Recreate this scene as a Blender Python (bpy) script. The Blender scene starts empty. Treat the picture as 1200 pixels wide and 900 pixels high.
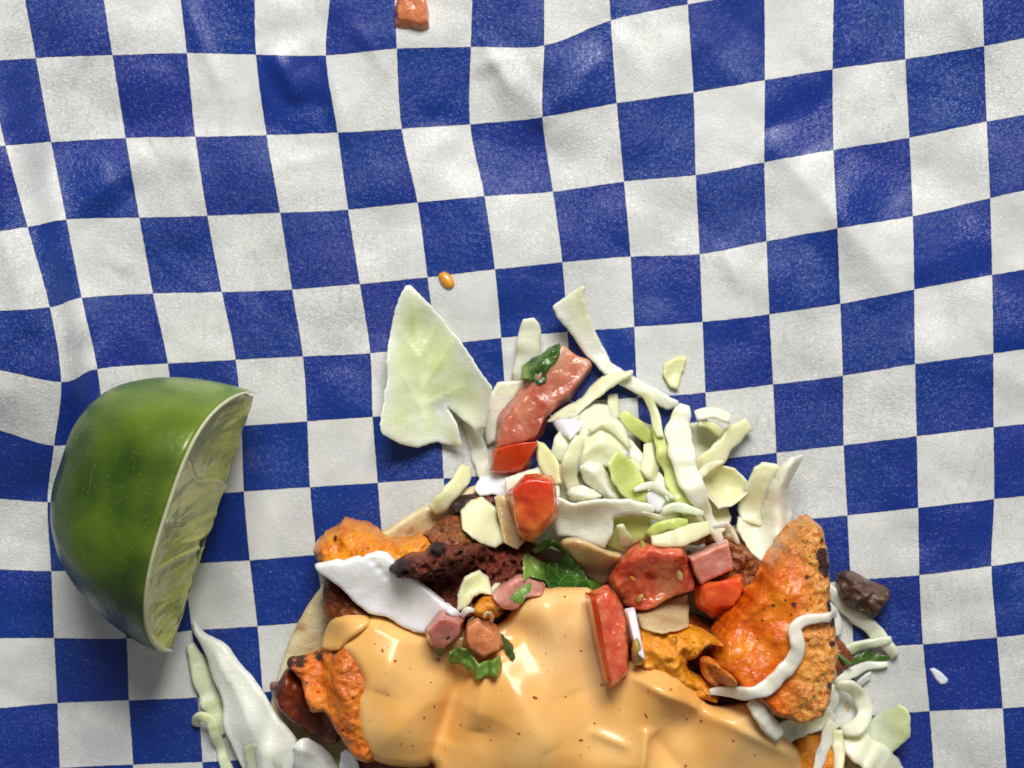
import bpy, bmesh, math, random
import numpy as np
from mathutils import Vector, noise
from mathutils.geometry import delaunay_2d_cdt

random.seed(7)
rng = np.random.default_rng(11)
scene = bpy.context.scene
S = 0.00018          # metres per photograph pixel at table level
HC = 0.32            # camera height above the table, metres

# ------------------------------------------------------------------ camera
cam_d = bpy.data.cameras.new('camera')
cam = bpy.data.objects.new('camera', cam_d)
scene.collection.objects.link(cam)
cam.location = (0, 0, HC)
cam.rotation_euler = (0, 0, 0)
cam_d.sensor_fit = 'HORIZONTAL'
cam_d.sensor_width = 36
cam_d.lens = 36 * HC / (1200 * S)
cam_d.clip_start = 0.01
cam_d.clip_end = 10
cam_d.dof.use_dof = True
cam_d.dof.focus_distance = HC - 0.016
cam_d.dof.aperture_fstop = 11
scene.camera = cam

# ------------------------------------------------------------------ light
world = bpy.data.worlds.new('World')
scene.world = world
world.use_nodes = True
bg = world.node_tree.nodes['Background']
bg.inputs['Color'].default_value = (0.93, 0.97, 1.0, 1)
bg.inputs['Strength'].default_value = 0.175

def area(name, loc, target, sx, sy, power, col):
    d = bpy.data.lights.new(name, 'AREA')
    d.shape = 'RECTANGLE'; d.size = sx; d.size_y = sy; d.energy = power; d.color = col
    o = bpy.data.objects.new(name, d)
    scene.collection.objects.link(o)
    o.location = loc
    o.rotation_euler = (Vector(target) - Vector(loc)).to_track_quat('-Z', 'Y').to_euler()
    return o
area('window_light', (0.06, 0.60, 0.64), (0, 0, 0), 0.46, 0.32, 10.9, (1.0, 0.975, 0.94))

scene.view_settings.view_transform = 'Standard'
scene.view_settings.look = 'None'
scene.view_settings.exposure = -0.12
scene.view_settings.gamma = 1.0
scene.view_settings.use_curve_mapping = False
scene.render.engine = 'CYCLES'
scene.render.resolution_x = 1024
scene.render.resolution_y = 768

# ------------------------------------------------------------------ node helpers
class NB:
    def __init__(self, name):
        self.m = bpy.data.materials.new(name); self.m.use_nodes = True
        self.t = self.m.node_tree
        self.b = self.t.nodes['Principled BSDF']
    def n(self, typ, **kw):
        nd = self.t.nodes.new(typ)
        for k, v in kw.items(): setattr(nd, k, v)
        return nd
    def l(self, a, b): self.t.links.new(a, b)
    def put(self, sock, v):
        if isinstance(v, bpy.types.NodeSocket): self.l(v, sock)
        elif isinstance(v, tuple) and len(v) == 3 and sock.type == 'RGBA': sock.default_value = (*v, 1)
        else: sock.default_value = v
    def set(self, **kw):
        for k, v in kw.items(): self.put(self.b.inputs[k.replace('_', ' ')], v)
    def coord(self, which='Object'): return self.n('ShaderNodeTexCoord').outputs[which]
    def mapping(self, vec, scale=(1, 1, 1), loc=(0, 0, 0), rot=(0, 0, 0)):
        m = self.n('ShaderNodeMapping'); self.l(vec, m.inputs[0])
        m.inputs['Scale'].default_value = scale; m.inputs['Location'].default_value = loc; m.inputs['Rotation'].default_value = rot
        return m.outputs[0]
    def noise(self, vec, scale, detail=3, rough=0.55, dist=0.0):
        n = self.n('ShaderNodeTexNoise'); self.l(vec, n.inputs['Vector'])
        n.inputs['Scale'].default_value = scale; n.inputs['Detail'].default_value = detail
        n.inputs['Roughness'].default_value = rough; n.inputs['Distortion'].default_value = dist
        return n.outputs['Fac']
    def voro(self, vec, scale, feature='F1', out='Distance', rnd=1.0):
        n = self.n('ShaderNodeTexVoronoi', feature=feature); self.l(vec, n.inputs['Vector'])
        n.inputs['Scale'].default_value = scale; n.inputs['Randomness'].default_value = rnd
        return n.outputs[out]
    def ramp(self, fac, stops, interp='LINEAR'):
        r = self.n('ShaderNodeValToRGB'); self.l(fac, r.inputs[0]); cr = r.color_ramp; cr.interpolation = interp
        while len(cr.elements) < len(stops): cr.elements.new(0.5)
        for e, (p, c) in zip(cr.elements, stops):
            e.position = p; e.color = (c, c, c, 1) if not isinstance(c, tuple) else (*c, 1)
        return r.outputs[0]
    def mix(self, fac, a, b, blend='MIX'):
        m = self.n('ShaderNodeMix', data_type='RGBA', blend_type=blend)
        self.put(m.inputs[0], fac); self.put(m.inputs[6], a); self.put(m.inputs[7], b)
        return m.outputs[2]
    def math(self, op, a, b=0.0, c=0.0, clamp=False):
        m = self.n('ShaderNodeMath', operation=op, use_clamp=clamp)
        self.put(m.inputs[0], a); self.put(m.inputs[1], b); self.put(m.inputs[2], c)
        return m.outputs[0]
    def attr(self, name, out='Fac'):
        return self.n('ShaderNodeAttribute', attribute_name=name).outputs[out]
    def bump(self, height, strength, dist, normal=None):
        b = self.n('ShaderNodeBump'); self.l(height, b.inputs['Height'])
        b.inputs['Strength'].default_value = strength; b.inputs['Distance'].default_value = dist
        if normal is not None: self.l(normal, b.inputs['Normal'])
        return b.outputs[0]
    def sss(self, w, radius, scale=0.003):
        self.set(Subsurface_Weight=w, Subsurface_Scale=scale)
        self.b.inputs['Subsurface Radius'].default_value = radius

# ------------------------------------------------------------------ materials
MAT = {}
def m_paper():
    k = NB('checkered_wax_paper')
    uv = k.coord('UV'); ob = k.coord('Object')
    nn = k.n('ShaderNodeTexNoise'); k.l(uv, nn.inputs['Vector']); nn.inputs['Scale'].default_value = 9; nn.inputs['Detail'].default_value = 4
    sub = k.n('ShaderNodeVectorMath', operation='SUBTRACT'); k.l(nn.outputs['Color'], sub.inputs[0]); sub.inputs[1].default_value = (.5, .5, .5)
    sc = k.n('ShaderNodeVectorMath', operation='SCALE'); k.l(sub.outputs[0], sc.inputs[0]); sc.inputs['Scale'].default_value = 0.02
    ad = k.n('ShaderNodeVectorMath', operation='ADD'); k.l(uv, ad.inputs[0]); k.l(sc.outputs[0], ad.inputs[1])
    fl = k.n('ShaderNodeVectorMath', operation='MULTIPLY_ADD'); k.l(ad.outputs[0], fl.inputs[0]); fl.inputs[1].default_value = (1, 1, 0); fl.inputs[2].default_value = (0, 0, .5)
    ch = k.n('ShaderNodeTexChecker'); k.l(fl.outputs[0], ch.inputs['Vector']); ch.inputs['Scale'].default_value = 1.0
    sp = k.n('ShaderNodeSeparateXYZ'); k.l(ad.outputs[0], sp.inputs[0])
    def edge(o):
        f = k.math('FRACT', o); g = k.math('SUBTRACT', f, 0.5); a = k.math('ABSOLUTE', g); return a
    e = k.math('MAXIMUM', edge(sp.outputs[0]), edge(sp.outputs[1]))
    ink_edge = k.ramp(e, [(0.0, 0.0), (0.482, 0.0), (0.497, 1.0)])
    # white: waxed, unevenly translucent paper with grey fibres
    cloud = k.noise(ob, 75, 4, 0.6)
    fib = k.noise(k.mapping(ob, (1, 0.45, 1)), 900, 3, 0.7, 0.6)
    fibm = k.math('MULTIPLY', k.ramp(fib, [(0.36, 1.0), (0.50, 0.0)]), k.ramp(k.noise(ob, 28, 3, .6), [(0.42, 0.0), (0.66, 1.0)]))
    white = k.mix(k.ramp(cloud, [(0.36, 0.0), (0.64, 1.0)]), (0.60, 0.615, 0.61), (0.74, 0.74, 0.715))
    white = k.mix(k.math('MULTIPLY', fibm, 0.42), white, (0.40, 0.41, 0.39))
    ht = k.noise(ob, 30, 3, .6)
    blue = k.mix(k.ramp(ht, [(0.35, 0.0), (0.65, 1.0)]), (0.003, 0.036, 0.235), (0.010, 0.028, 0.235))
    speck = k.ramp(k.noise(ob, 1900, 2, .8), [(0.60, 0.0), (0.74, 1.0)])  # pale fibre grain, with the glints of the waxy surface painted in as colour
    blue = k.mix(k.math('MULTIPLY', k.math('MULTIPLY', speck, k.ramp(k.noise(ob, 19, 2), [(0.4, 0.3), (0.6, 1.0)])), 0.6), blue, (0.20, 0.30, 0.62))
    blue = k.mix(k.math('MULTIPLY', ink_edge, 0.7), blue, (0.010, 0.012, 0.10))
    col = k.mix(ch.outputs['Fac'], blue, white)
    cr = k.noise(k.mapping(ob, (1, 0.8, 1)), 1150, 3, 0.75, 1.4)
    gr = k.ramp(k.noise(ob, 22, 2), [(0.35, 0.25), (0.65, 1.0)])
    big = k.noise(ob, 130, 4, 0.55)
    nb = k.bump(big, 0.13, 0.0014)
    nb = k.bump(k.math('MULTIPLY', cr, gr), 1.0, 0.00034, nb)
    k.set(Base_Color=col, Roughness=k.ramp(k.noise(ob, 40, 3), [(0.35, 0.24), (0.7, 0.42)]), Specular_IOR_Level=0.42, Normal=nb)
    k.set(Subsurface_Weight=0.0)
    MAT['paper'] = k.m
def m_cabbage(name, white, green, vein, rough=0.34):
    k = NB(name); ob = k.coord('Object')
    n1 = k.noise(ob, 230, 4, .65)
    t = k.math('ADD', k.attr('tint'), k.math('MULTIPLY', k.math('SUBTRACT', n1, 0.5), 1.3), clamp=True)
    c = k.mix(t, white, green)
    st = k.noise(k.mapping(k.coord('UV'), (1.2, 9, 1)), 3.0, 3, .6, .4)
    c = k.mix(k.math('MULTIPLY', k.ramp(st, [(0.5, 0.0), (0.72, 1.0)]), 0.25), c, vein)
    nb = k.bump(k.noise(ob, 260, 3, .6), 0.35, 0.0007)
    nb = k.bump(st, 0.20, 0.0005, nb)
    nb = k.bump(k.noise(ob, 1500, 2, .7), 0.25, 0.00018, nb)
    k.set(Base_Color=c, Roughness=rough, Specular_IOR_Level=0.5, Normal=nb)
    k.sss(0.75, (1.0, 0.95, 0.50), 0.0026)
    MAT[name] = k.m
def m_wet(name, stops, scale, rough, sssw, radius, bump, fine=900, coat=0.3, sscale=0.0025, aniso=(1, 1, 1)):
    k = NB(name); ob = k.coord('Object')
    f = k.noise(k.mapping(ob, aniso), scale, 4, .6, .3)
    f = k.math('ADD', f, k.math('MULTIPLY', k.attr('tint'), 0.5))
    c = k.ramp(f, stops)
    nb = k.bump(k.noise(ob, fine * 0.3, 3, .6), bump, 0.0010)
    nb = k.bump(k.noise(k.mapping(ob, aniso), fine, 3, .7, .5), bump, 0.00035, nb)
    k.set(Base_Color=c, Roughness=rough, Normal=nb, Coat_Weight=coat, Coat_Roughness=0.12)
    k.sss(min(1, sssw * 1.5), radius, sscale * 1.5)
    MAT[name] = k.m
def m_meat(name, stops, crust, charcol, rough=0.26, bump=0.55, scale=170):
    k = NB(name); ob = k.coord('Object')
    f = k.noise(ob, scale, 5, .62, .4)
    c = k.ramp(f, stops)
    fine = k.noise(ob, 1150, 4, .75, .8)
    cr = k.attr('crust')
    c = k.mix(k.math('MULTIPLY', cr, k.ramp(fine, [(0.40, 0.0), (0.56, 1.0)])), c, crust)
    ch = k.attr('char')
    chn = k.math('ADD', ch, k.math('MULTIPLY', k.math('SUBTRACT', k.noise(ob, 420, 5, .75, .6), .5), 2.0))
    c = k.mix(k.ramp(chn, [(0.34, 0.0), (0.62, 1.0)]), c, charcol)
    pep = k.ramp(k.voro(ob, 330), [(0.07, 1.0), (0.14, 0.0)])
    c = k.mix(k.math('MULTIPLY', pep, 0.75), c, (0.045, 0.012, 0.006))
    h = k.math('ADD', k.math('MULTIPLY', k.noise(ob, 800, 4, .75, .5), k.math('MULTIPLY_ADD', cr, 0.9, 0.25)), k.math('MULTIPLY', k.noise(ob, 380, 3, .6), 0.9))
    nb = k.bump(h, bump, 0.0013)
    rg = k.math('ADD', k.ramp(k.noise(ob, 300, 3), [(0.35, rough * .6), (0.7, rough * 1.5)]), k.math('MULTIPLY', ch, 0.30))
    k.set(Base_Color=c, Roughness=rg, Normal=nb, Coat_Weight=k.math('MULTIPLY_ADD', ch, -0.16, 0.16, clamp=True), Coat_Roughness=0.10, Specular_IOR_Level=0.38)
    MAT[name] = k.m
def m_sauce():
    k = NB('creamy_sauce'); ob = k.coord('Object')
    n1 = k.noise(ob, 48, 3, .55)
    c = k.ramp(n1, [(0.30, (0.80, 0.38, 0.080)), (0.55, (0.91, 0.54, 0.19)), (0.75, (0.94, 0.64, 0.31))])
    sp = k.ramp(k.voro(ob, 170), [(0.045, 1.0), (0.075, 0.0)])
    sp2 = k.ramp(k.voro(k.mapping(ob, (1, 1, 1), (3.3, 1.1, .7)), 420), [(0.08, 1.0), (0.13, 0.0)])
    msk = k.ramp(k.noise(ob, 90, 2), [(0.45, 0.0), (0.55, 1.0)])
    c = k.mix(k.math('MULTIPLY', sp, 0.75), c, (0.30, 0.085, 0.03))
    c = k.mix(k.math('MULTIPLY', k.math('MULTIPLY', sp2, msk), 0.45), c, (0.42, 0.14, 0.04))
    nb = k.bump(k.noise(ob, 90, 2, .5), 0.12, 0.0012)
    nb = k.bump(k.noise(ob, 700, 2, .6), 0.10, 0.0003, nb)
    k.set(Base_Color=c, Roughness=0.27, Specular_IOR_Level=0.4, Normal=nb, Coat_Weight=0.12, Coat_Roughness=0.10)
    k.sss(0.35, (1.0, 0.55, 0.25), 0.003)
    MAT['sauce'] = k.m
def m_leaf(name, a, b, light):
    k = NB(name); ob = k.coord('Object')
    c = k.mix(k.ramp(k.noise(ob, 230, 4, .6), [(0.36, 0.0), (0.64, 1.0)]), a, b)
    v = k.voro(ob, 420, 'DISTANCE_TO_EDGE')
    c = k.mix(k.math('MULTIPLY', k.ramp(v, [(0.0, 1.0), (0.07, 0.0)]), 0.35), c, light)
    c = k.mix(k.math('MULTIPLY', k.attr('tint'), 0.9, clamp=True), c, light)
    nb = k.bump(k.noise(ob, 420, 3, .6), 0.7, 0.0008)
    nb = k.bump(v, 0.3, 0.0004, nb)
    k.set(Base_Color=c, Roughness=0.30, Normal=nb, Coat_Weight=0.2, Coat_Roughness=0.1)
    MAT[name] = k.m
def m_tortilla():
    k = NB('flour_tortilla'); ob = k.coord('Object')
    c = k.ramp(k.noise(ob, 110, 5, .6, .3), [(0.30, (0.50, 0.34, 0.15)), (0.48, (0.66, 0.53, 0.29)), (0.70, (0.74, 0.66, 0.44))])
    tn = k.ramp(k.noise(ob, 230, 3, .6), [(0.60, 0.0), (0.72, 1.0)])
    c = k.mix(k.math('MULTIPLY', tn, 0.55), c, (0.28, 0.13, 0.03))
    ch = k.math('ADD', k.attr('char'), k.math('MULTIPLY', k.math('SUBTRACT', k.noise(ob, 300, 4, .7), .5), .9))
    c = k.mix(k.ramp(ch, [(0.4, 0.0), (0.7, 1.0)]), c, (0.16, 0.07, 0.02))
    nb = k.bump(k.noise(ob, 220, 4, .6), 0.6, 0.0010)
    nb = k.bump(k.noise(ob, 1300, 3, .7), 0.3, 0.0003, nb)
    k.set(Base_Color=c, Roughness=0.45, Normal=nb)
    MAT['tortilla'] = k.m
def m_lime():
    k = NB('lime_rind'); ob = k.coord('Object')
    c = k.ramp(k.noise(ob, 42, 4, .55, .4), [(0.32, (0.011, 0.033, 0.002)), (0.50, (0.036, 0.080, 0.003)), (0.70, (0.090, 0.155, 0.006))])
    c = k.mix(k.attr('tint'), c, (0.21, 0.32, 0.018))
    pores = k.voro(ob, 800)
    c = k.mix(k.math('MULTIPLY', k.ramp(pores, [(0.10, 1.0), (0.24, 0.0)]), 0.30), c, (0.24, 0.28, 0.03))
    sc = k.ramp(k.noise(k.mapping(ob, (1, .3, 1)), 210, 4, .7, .8), [(0.66, 0.0), (0.72, 1.0)])
    c = k.mix(k.math('MULTIPLY', sc, 0.30), c, (0.34, 0.38, 0.14))
    nb = k.bump(k.noise(ob, 150, 3, .6), 0.35, 0.0012)
    nb = k.bump(k.ramp(pores, [(0.08, 0.0), (0.35, 1.0)]), 0.16, 0.00020, nb)
    k.set(Base_Color=c, Roughness=0.30, Specular_IOR_Level=0.6, Normal=nb)
    MAT['lime_rind'] = k.m
    k = NB('lime_pith'); ob = k.coord('Object')
    c = k.mix(k.noise(ob, 300, 3), (0.66, 0.70, 0.38), (0.80, 0.82, 0.56))
    k.set(Base_Color=c, Roughness=0.5, Normal=k.bump(k.noise(ob, 900, 3), .3, .0004)); k.sss(.3, (1, 1, .5), .002)
    MAT['lime_pith'] = k.m
    k = NB('lime_flesh'); ob = k.coord('Object'); uv = k.coord('UV')
    v = k.voro(k.mapping(uv, (10, 2.2, 1)), 1.0, 'DISTANCE_TO_EDGE')
    c = k.ramp(k.noise(ob, 120, 3), [(0.3, (0.42, 0.50, 0.030)), (0.7, (0.66, 0.72, 0.10))])
    c = k.mix(k.math('MULTIPLY', k.ramp(v, [(0.0, 1.0), (0.12, 0.0)]), 0.22), c, (0.70, 0.73, 0.36))
    c = k.mix(k.math('MULTIPLY', k.attr('tint'), 0.7), c, (0.76, 0.80, 0.48))
    nb = k.bump(k.ramp(v, [(0.0, 0.0), (0.25, 1.0)]), 0.12, 0.0004)
    nb = k.bump(k.noise(ob, 420, 2), 0.35, 0.0006, nb)
    k.set(Base_Color=c, Roughness=0.2, Normal=nb, Coat_Weight=0.25, Coat_Roughness=0.08)
    k.sss(0.35, (.9, 1, .35), 0.003)
    MAT['lime_flesh'] = k.m
def m_plain(name, a, b, scale, rough):
    k = NB(name); ob = k.coord('Object')
    c = k.mix(k.noise(ob, scale, 4, .6), a, b)
    k.set(Base_Color=c, Roughness=rough, Normal=k.bump(k.noise(ob, scale * 3, 3), .5, .0005))
    MAT[name] = k.m

m_paper(); m_sauce(); m_tortilla(); m_lime()
m_cabbage('cab_white', (0.87, 0.87, 0.70), (0.72, 0.77, 0.36), (0.91, 0.91, 0.82))
m_cabbage('cab_rib', (0.95, 0.95, 0.93), (0.90, 0.90, 0.87), (0.80, 0.81, 0.79), 0.55)
m_cabbage('cab_cream', (0.84, 0.83, 0.57), (0.72, 0.73, 0.28), (0.88, 0.87, 0.70))
m_cabbage('cab_pale', (0.82, 0.88, 0.64), (0.52, 0.64, 0.24), (0.84, 0.89, 0.70))
m_cabbage('cab_green', (0.74, 0.78, 0.36), (0.47, 0.56, 0.10), (0.78, 0.81, 0.46))
m_cabbage('cab_clear', (0.80, 0.81, 0.73), (0.68, 0.71, 0.54), (0.86, 0.87, 0.82))
m_wet('tom_red', [(0.28, (0.50, 0.040, 0.022)), (0.46, (0.66, 0.095, 0.048)), (0.62, (0.74, 0.18, 0.080)), (0.85, (0.82, 0.36, 0.16))], 260, 0.15, 0.6, (1, .3, .15), 0.5, coat=.4, sscale=.003)
m_wet('tom_orange', [(0.25, (0.62, 0.045, 0.012)), (0.50, (0.76, 0.13, 0.024)), (0.85, (0.86, 0.36, 0.07))], 150, 0.18, 0.6, (1, .35, .15), 0.4, sscale=.003)
m_wet('tom_skin', [(0.30, (0.44, 0.024, 0.004)), (0.60, (0.60, 0.062, 0.007)), (0.85, (0.70, 0.13, 0.014))], 150, 0.18, 0.35, (1, .3, .1), 0.25)
m_wet('tom_pink', [(0.30, (0.44, 0.10, 0.055)), (0.52, (0.55, 0.17, 0.10)), (0.66, (0.62, 0.26, 0.15)), (0.85, (0.68, 0.38, 0.24))], 210, 0.2, 0.6, (1, .4, .25), 0.7, aniso=(1, .5, 1), sscale=.003)
m_wet('tom_pale', [(0.30, (0.58, 0.16, 0.055)), (0.55, (0.68, 0.25, 0.10)), (0.80, (0.74, 0.36, 0.20))], 190, 0.2, 0.5, (1, .45, .25), 0.6)
m_wet('onion_pink', [(0.30, (0.46, 0.12, 0.09)), (0.55, (0.58, 0.22, 0.17)), (0.80, (0.68, 0.36, 0.29))], 150, 0.18, 0.6, (1, .5, .4), 0.5, coat=.4)
m_wet('onion_tan', [(0.30, (0.46, 0.29, 0.12)), (0.55, (0.55, 0.40, 0.20)), (0.80, (0.64, 0.53, 0.31))], 120, 0.2, 0.6, (1, .7, .4), 0.35, coat=.5)
m_wet('seed', [(0.3, (0.62, 0.42, 0.10)), (0.7, (0.74, 0.62, 0.22))], 200, 0.2, 0.3, (1, .8, .3), 0.3)
m_wet('seed_orange', [(0.3, (0.75, 0.22, 0.02)), (0.7, (0.82, 0.36, 0.05))], 200, 0.2, 0.3, (1, .5, .2), 0.2)
m_wet('seed_olive', [(0.3, (0.30, 0.22, 0.05)), (0.7, (0.44, 0.33, 0.08))], 300, 0.22, 0.3, (1, .8, .3), 0.4)
YO = [(0.30, (0.52, 0.065, 0.002)), (0.46, (0.76, 0.19, 0.004)), (0.70, (0.88, 0.38, 0.010))]
OR = [(0.26, (0.40, 0.040, 0.002)), (0.48, (0.68, 0.125, 0.004)), (0.72, (0.82, 0.26, 0.010))]
BR = [(0.28, (0.060, 0.008, 0.003)), (0.50, (0.15, 0.022, 0.006)), (0.74, (0.32, 0.065, 0.012))]
MR = [(0.28, (0.035, 0.006, 0.004)), (0.50, (0.12, 0.014, 0.007)), (0.76, (0.25, 0.036, 0.012))]
m_meat('meat_yellow', YO, (0.84, 0.42, 0.04), (0.050, 0.014, 0.010), rough=0.17)
m_meat('meat_orange', OR, (0.80, 0.42, 0.10), (0.045, 0.012, 0.009))
m_meat('meat_brown', BR, (0.50, 0.20, 0.06), (0.030, 0.008, 0.006))
m_meat('meat_maroon', MR, (0.30, 0.065, 0.035), (0.020, 0.006, 0.006), bump=1.0)
m_meat('meat_crumb', [(0.3, (0.035, 0.016, 0.010)), (0.5, (0.085, 0.040, 0.024)), (0.75, (0.17, 0.085, 0.05))], (0.2, 0.11, 0.07), (0.02, 0.008, 0.006))
m_leaf('cilantro', (0.016, 0.060, 0.008), (0.055, 0.155, 0.016), (0.26, 0.38, 0.07))
m_leaf('cilantro_bright', (0.05, 0.15, 0.012), (0.10, 0.25, 0.025), (0.34, 0.46, 0.10))
m_leaf('cilantro_dark', (0.007, 0.024, 0.006), (0.020, 0.060, 0.012), (0.09, 0.14, 0.04))
m_plain('herb_fleck', (0.012, 0.012, 0.010), (0.03, 0.03, 0.02), 900, .5)
m_plain('chili_fleck', (0.30, 0.035, 0.012), (0.52, 0.10, 0.03), 900, .35)
m_plain('table', (0.20, 0.13, 0.08), (0.28, 0.19, 0.12), 30, .5)

# ------------------------------------------------------------------ geometry helpers
def finish(name, V, F, mat, label=None, cat=None, group=None, parent=None, attrs=None, uv=None, smooth=True, origin=None, kind=None):
    V = np.asarray(V, float)
    if origin is None:
        origin = np.array([V[:, 0].mean(), V[:, 1].mean(), V[:, 2].min()])
        if parent is not None: origin = np.array(parent.location)
    me = bpy.data.meshes.new(name)
    me.from_pydata((V - origin).tolist(), [], [tuple(int(i) for i in f) for f in F])
    if smooth: me.polygons.foreach_set('use_smooth', [True] * len(me.polygons))
    for an, av in (attrs or {}).items():
        a = me.attributes.new(an, 'FLOAT', 'POINT'); a.data.foreach_set('value', np.asarray(av, np.float32))
    if uv is not None:
        u = me.uv_layers.new(name='UVMap')
        li = np.empty(len(me.loops), int); me.loops.foreach_get('vertex_index', li)
        u.data.foreach_set('uv', np.asarray(uv, np.float32)[li].ravel())
    me.update()
    bm = bmesh.new(); bm.from_mesh(me); bmesh.ops.recalc_face_normals(bm, faces=bm.faces); bm.to_mesh(me); bm.free()
    me.materials.append(MAT[mat])
    o = bpy.data.objects.new(name, me); scene.collection.objects.link(o)
    if parent is not None:
        o.parent = parent; o.location = tuple(np.asarray(origin) - np.array(parent.location))
        if label: o['label'] = label
    else:
        o.location = tuple(origin)
        if label: o['label'] = label
        if cat: o['category'] = cat
        if group: o['group'] = group
    if kind: o['kind'] = kind
    return o

def kz(z): return S * (HC - z) / HC
def W(px, py, z=0.0):
    k = kz(z); return np.stack([(np.asarray(px) - 600) * k, (450 - np.asarray(py)) * k], -1)
def fnoise(P, sc, seed=0.0):
    return np.array([noise.noise((p[0] * sc + seed, p[1] * sc - seed, (p[2] * sc if len(p) > 2 else 0) + seed * .37)) for p in P])
def sstep(a, b, x):
    t = np.clip((np.asarray(x, float) - a) / (b - a), 0, 1); return t * t * (3 - 2 * t)

# height map of everything placed so far (world XY)
RES = 0.0007; X0, X1, Y0, Y1 = -0.14, 0.14, -0.165, 0.105
NX, NY = int((X1 - X0) / RES) + 1, int((Y1 - Y0) / RES) + 1
HM = np.full((NY, NX), np.nan)
def cells(P):
    ix = np.clip(((P[:, 0] - X0) / RES).round().astype(int), 0, NX - 1)
    iy = np.clip(((P[:, 1] - Y0) / RES).round().astype(int), 0, NY - 1)
    return iy, ix
def hm_add(V):
    T = np.full((NY, NX), -1.0); iy, ix = cells(V); np.maximum.at(T, (iy, ix), V[:, 2])
    for _ in range(2):
        nb = [np.roll(T, s, a) for a in (0, 1) for s in (1, -1)]
        cnt = sum((n > -.5).astype(int) for n in nb); mx = np.max(nb, 0)
        sm = sum(np.where(n > -.5, n, 0) for n in nb)
        T = np.where((T < -.5) & (cnt >= 3), sm / np.maximum(cnt, 1), T)
    HM[:] = np.maximum(HM, T)
def blur(A, r):
    if r < 1: return A
    k = np.exp(-0.5 * (np.arange(-2 * r, 2 * r + 1) / r) ** 2); k /= k.sum()
    p = np.pad(A, 2 * r, mode='edge')
    p = np.apply_along_axis(lambda v: np.convolve(v, k, 'valid'), 0, p)
    return np.apply_along_axis(lambda v: np.convolve(v, k, 'valid'), 1, p)
def local_h(xy, r=1.5):
    """height under the points, blurred over a window round the piece"""
    iy, ix = cells(xy); pad = 12
    a, b, c, d = max(iy.min() - pad, 0), iy.max() + pad, max(ix.min() - pad, 0), ix.max() + pad
    B = blur(HM[a:b + 1, c:d + 1], int(r)); ny, nx = B.shape
    fx = np.clip((xy[:, 0] - X0) / RES - c, 0, nx - 1.001); fy = np.clip((xy[:, 1] - Y0) / RES - a, 0, ny - 1.001)
    i, j = fy.astype(int), fx.astype(int); ty, tx = fy - i, fx - j
    return (B[i, j] * (1 - tx) + B[i, j + 1] * tx) * (1 - ty) + (B[i + 1, j] * (1 - tx) + B[i + 1, j + 1] * tx) * ty

def catmull(P, n, closed=False):
    P = np.asarray(P, float); m = len(P); out = []
    rngi = range(m if closed else m - 1)
    for i in rngi:
        if closed: p0, p1, p2, p3 = P[(i - 1) % m], P[i], P[(i + 1) % m], P[(i + 2) % m]
        else:
            p1, p2 = P[i], P[i + 1]; p0 = P[i - 1] if i else 2 * p1 - p2; p3 = P[i + 2] if i + 2 < m else 2 * p2 - p1
        for t in np.linspace(0, 1, n, endpoint=False):
            out.append(0.5 * (2 * p1 + (p2 - p0) * t + (2 * p0 - 5 * p1 + 4 * p2 - p3) * t * t + (3 * p1 - p0 - 3 * p2 + p3) * t ** 3))
    if not closed: out.append(P[-1])
    return np.array(out)
def resample(P, step, closed=True):
    P = np.asarray(P, float)
    Q = np.vstack([P, P[:1]]) if closed else P
    L = np.r_[0, np.cumsum(np.hypot(*np.diff(Q, axis=0).T[:2]))]
    n = max(int(round(L[-1] / step)), 6)
    s = np.linspace(0, L[-1], n, endpoint=not closed)
    return np.stack([np.interp(s, L, Q[:, j]) for j in range(Q.shape[1])], -1)
def seg_dist(P, poly):
    A = poly; B = np.roll(poly, -1, 0); AB = B - A
    d = np.full(len(P), 1e9)
    for i in range(0, len(P), 2000):
        p = P[i:i + 2000, None, :]; t = np.clip(((p - A) * AB).sum(-1) / ((AB * AB).sum(-1) + 1e-9), 0, 1)
        q = A + t[..., None] * AB; d[i:i + 2000] = np.sqrt(((p - q) ** 2).sum(-1)).min(1)
    return d
def inside(P, poly):
    x, y = P[:, 0], P[:, 1]; r = np.zeros(len(P), bool); n = len(poly)
    for i in range(n):
        x1, y1 = poly[i]; x2, y2 = poly[(i + 1) % n]
        if y1 == y2: continue
        c = ((y1 > y) != (y2 > y)) & (x < (x2 - x1) * (y - y1) / (y2 - y1) + x1); r ^= c
    return r
CUR = {'seed': 1.0}

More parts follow.
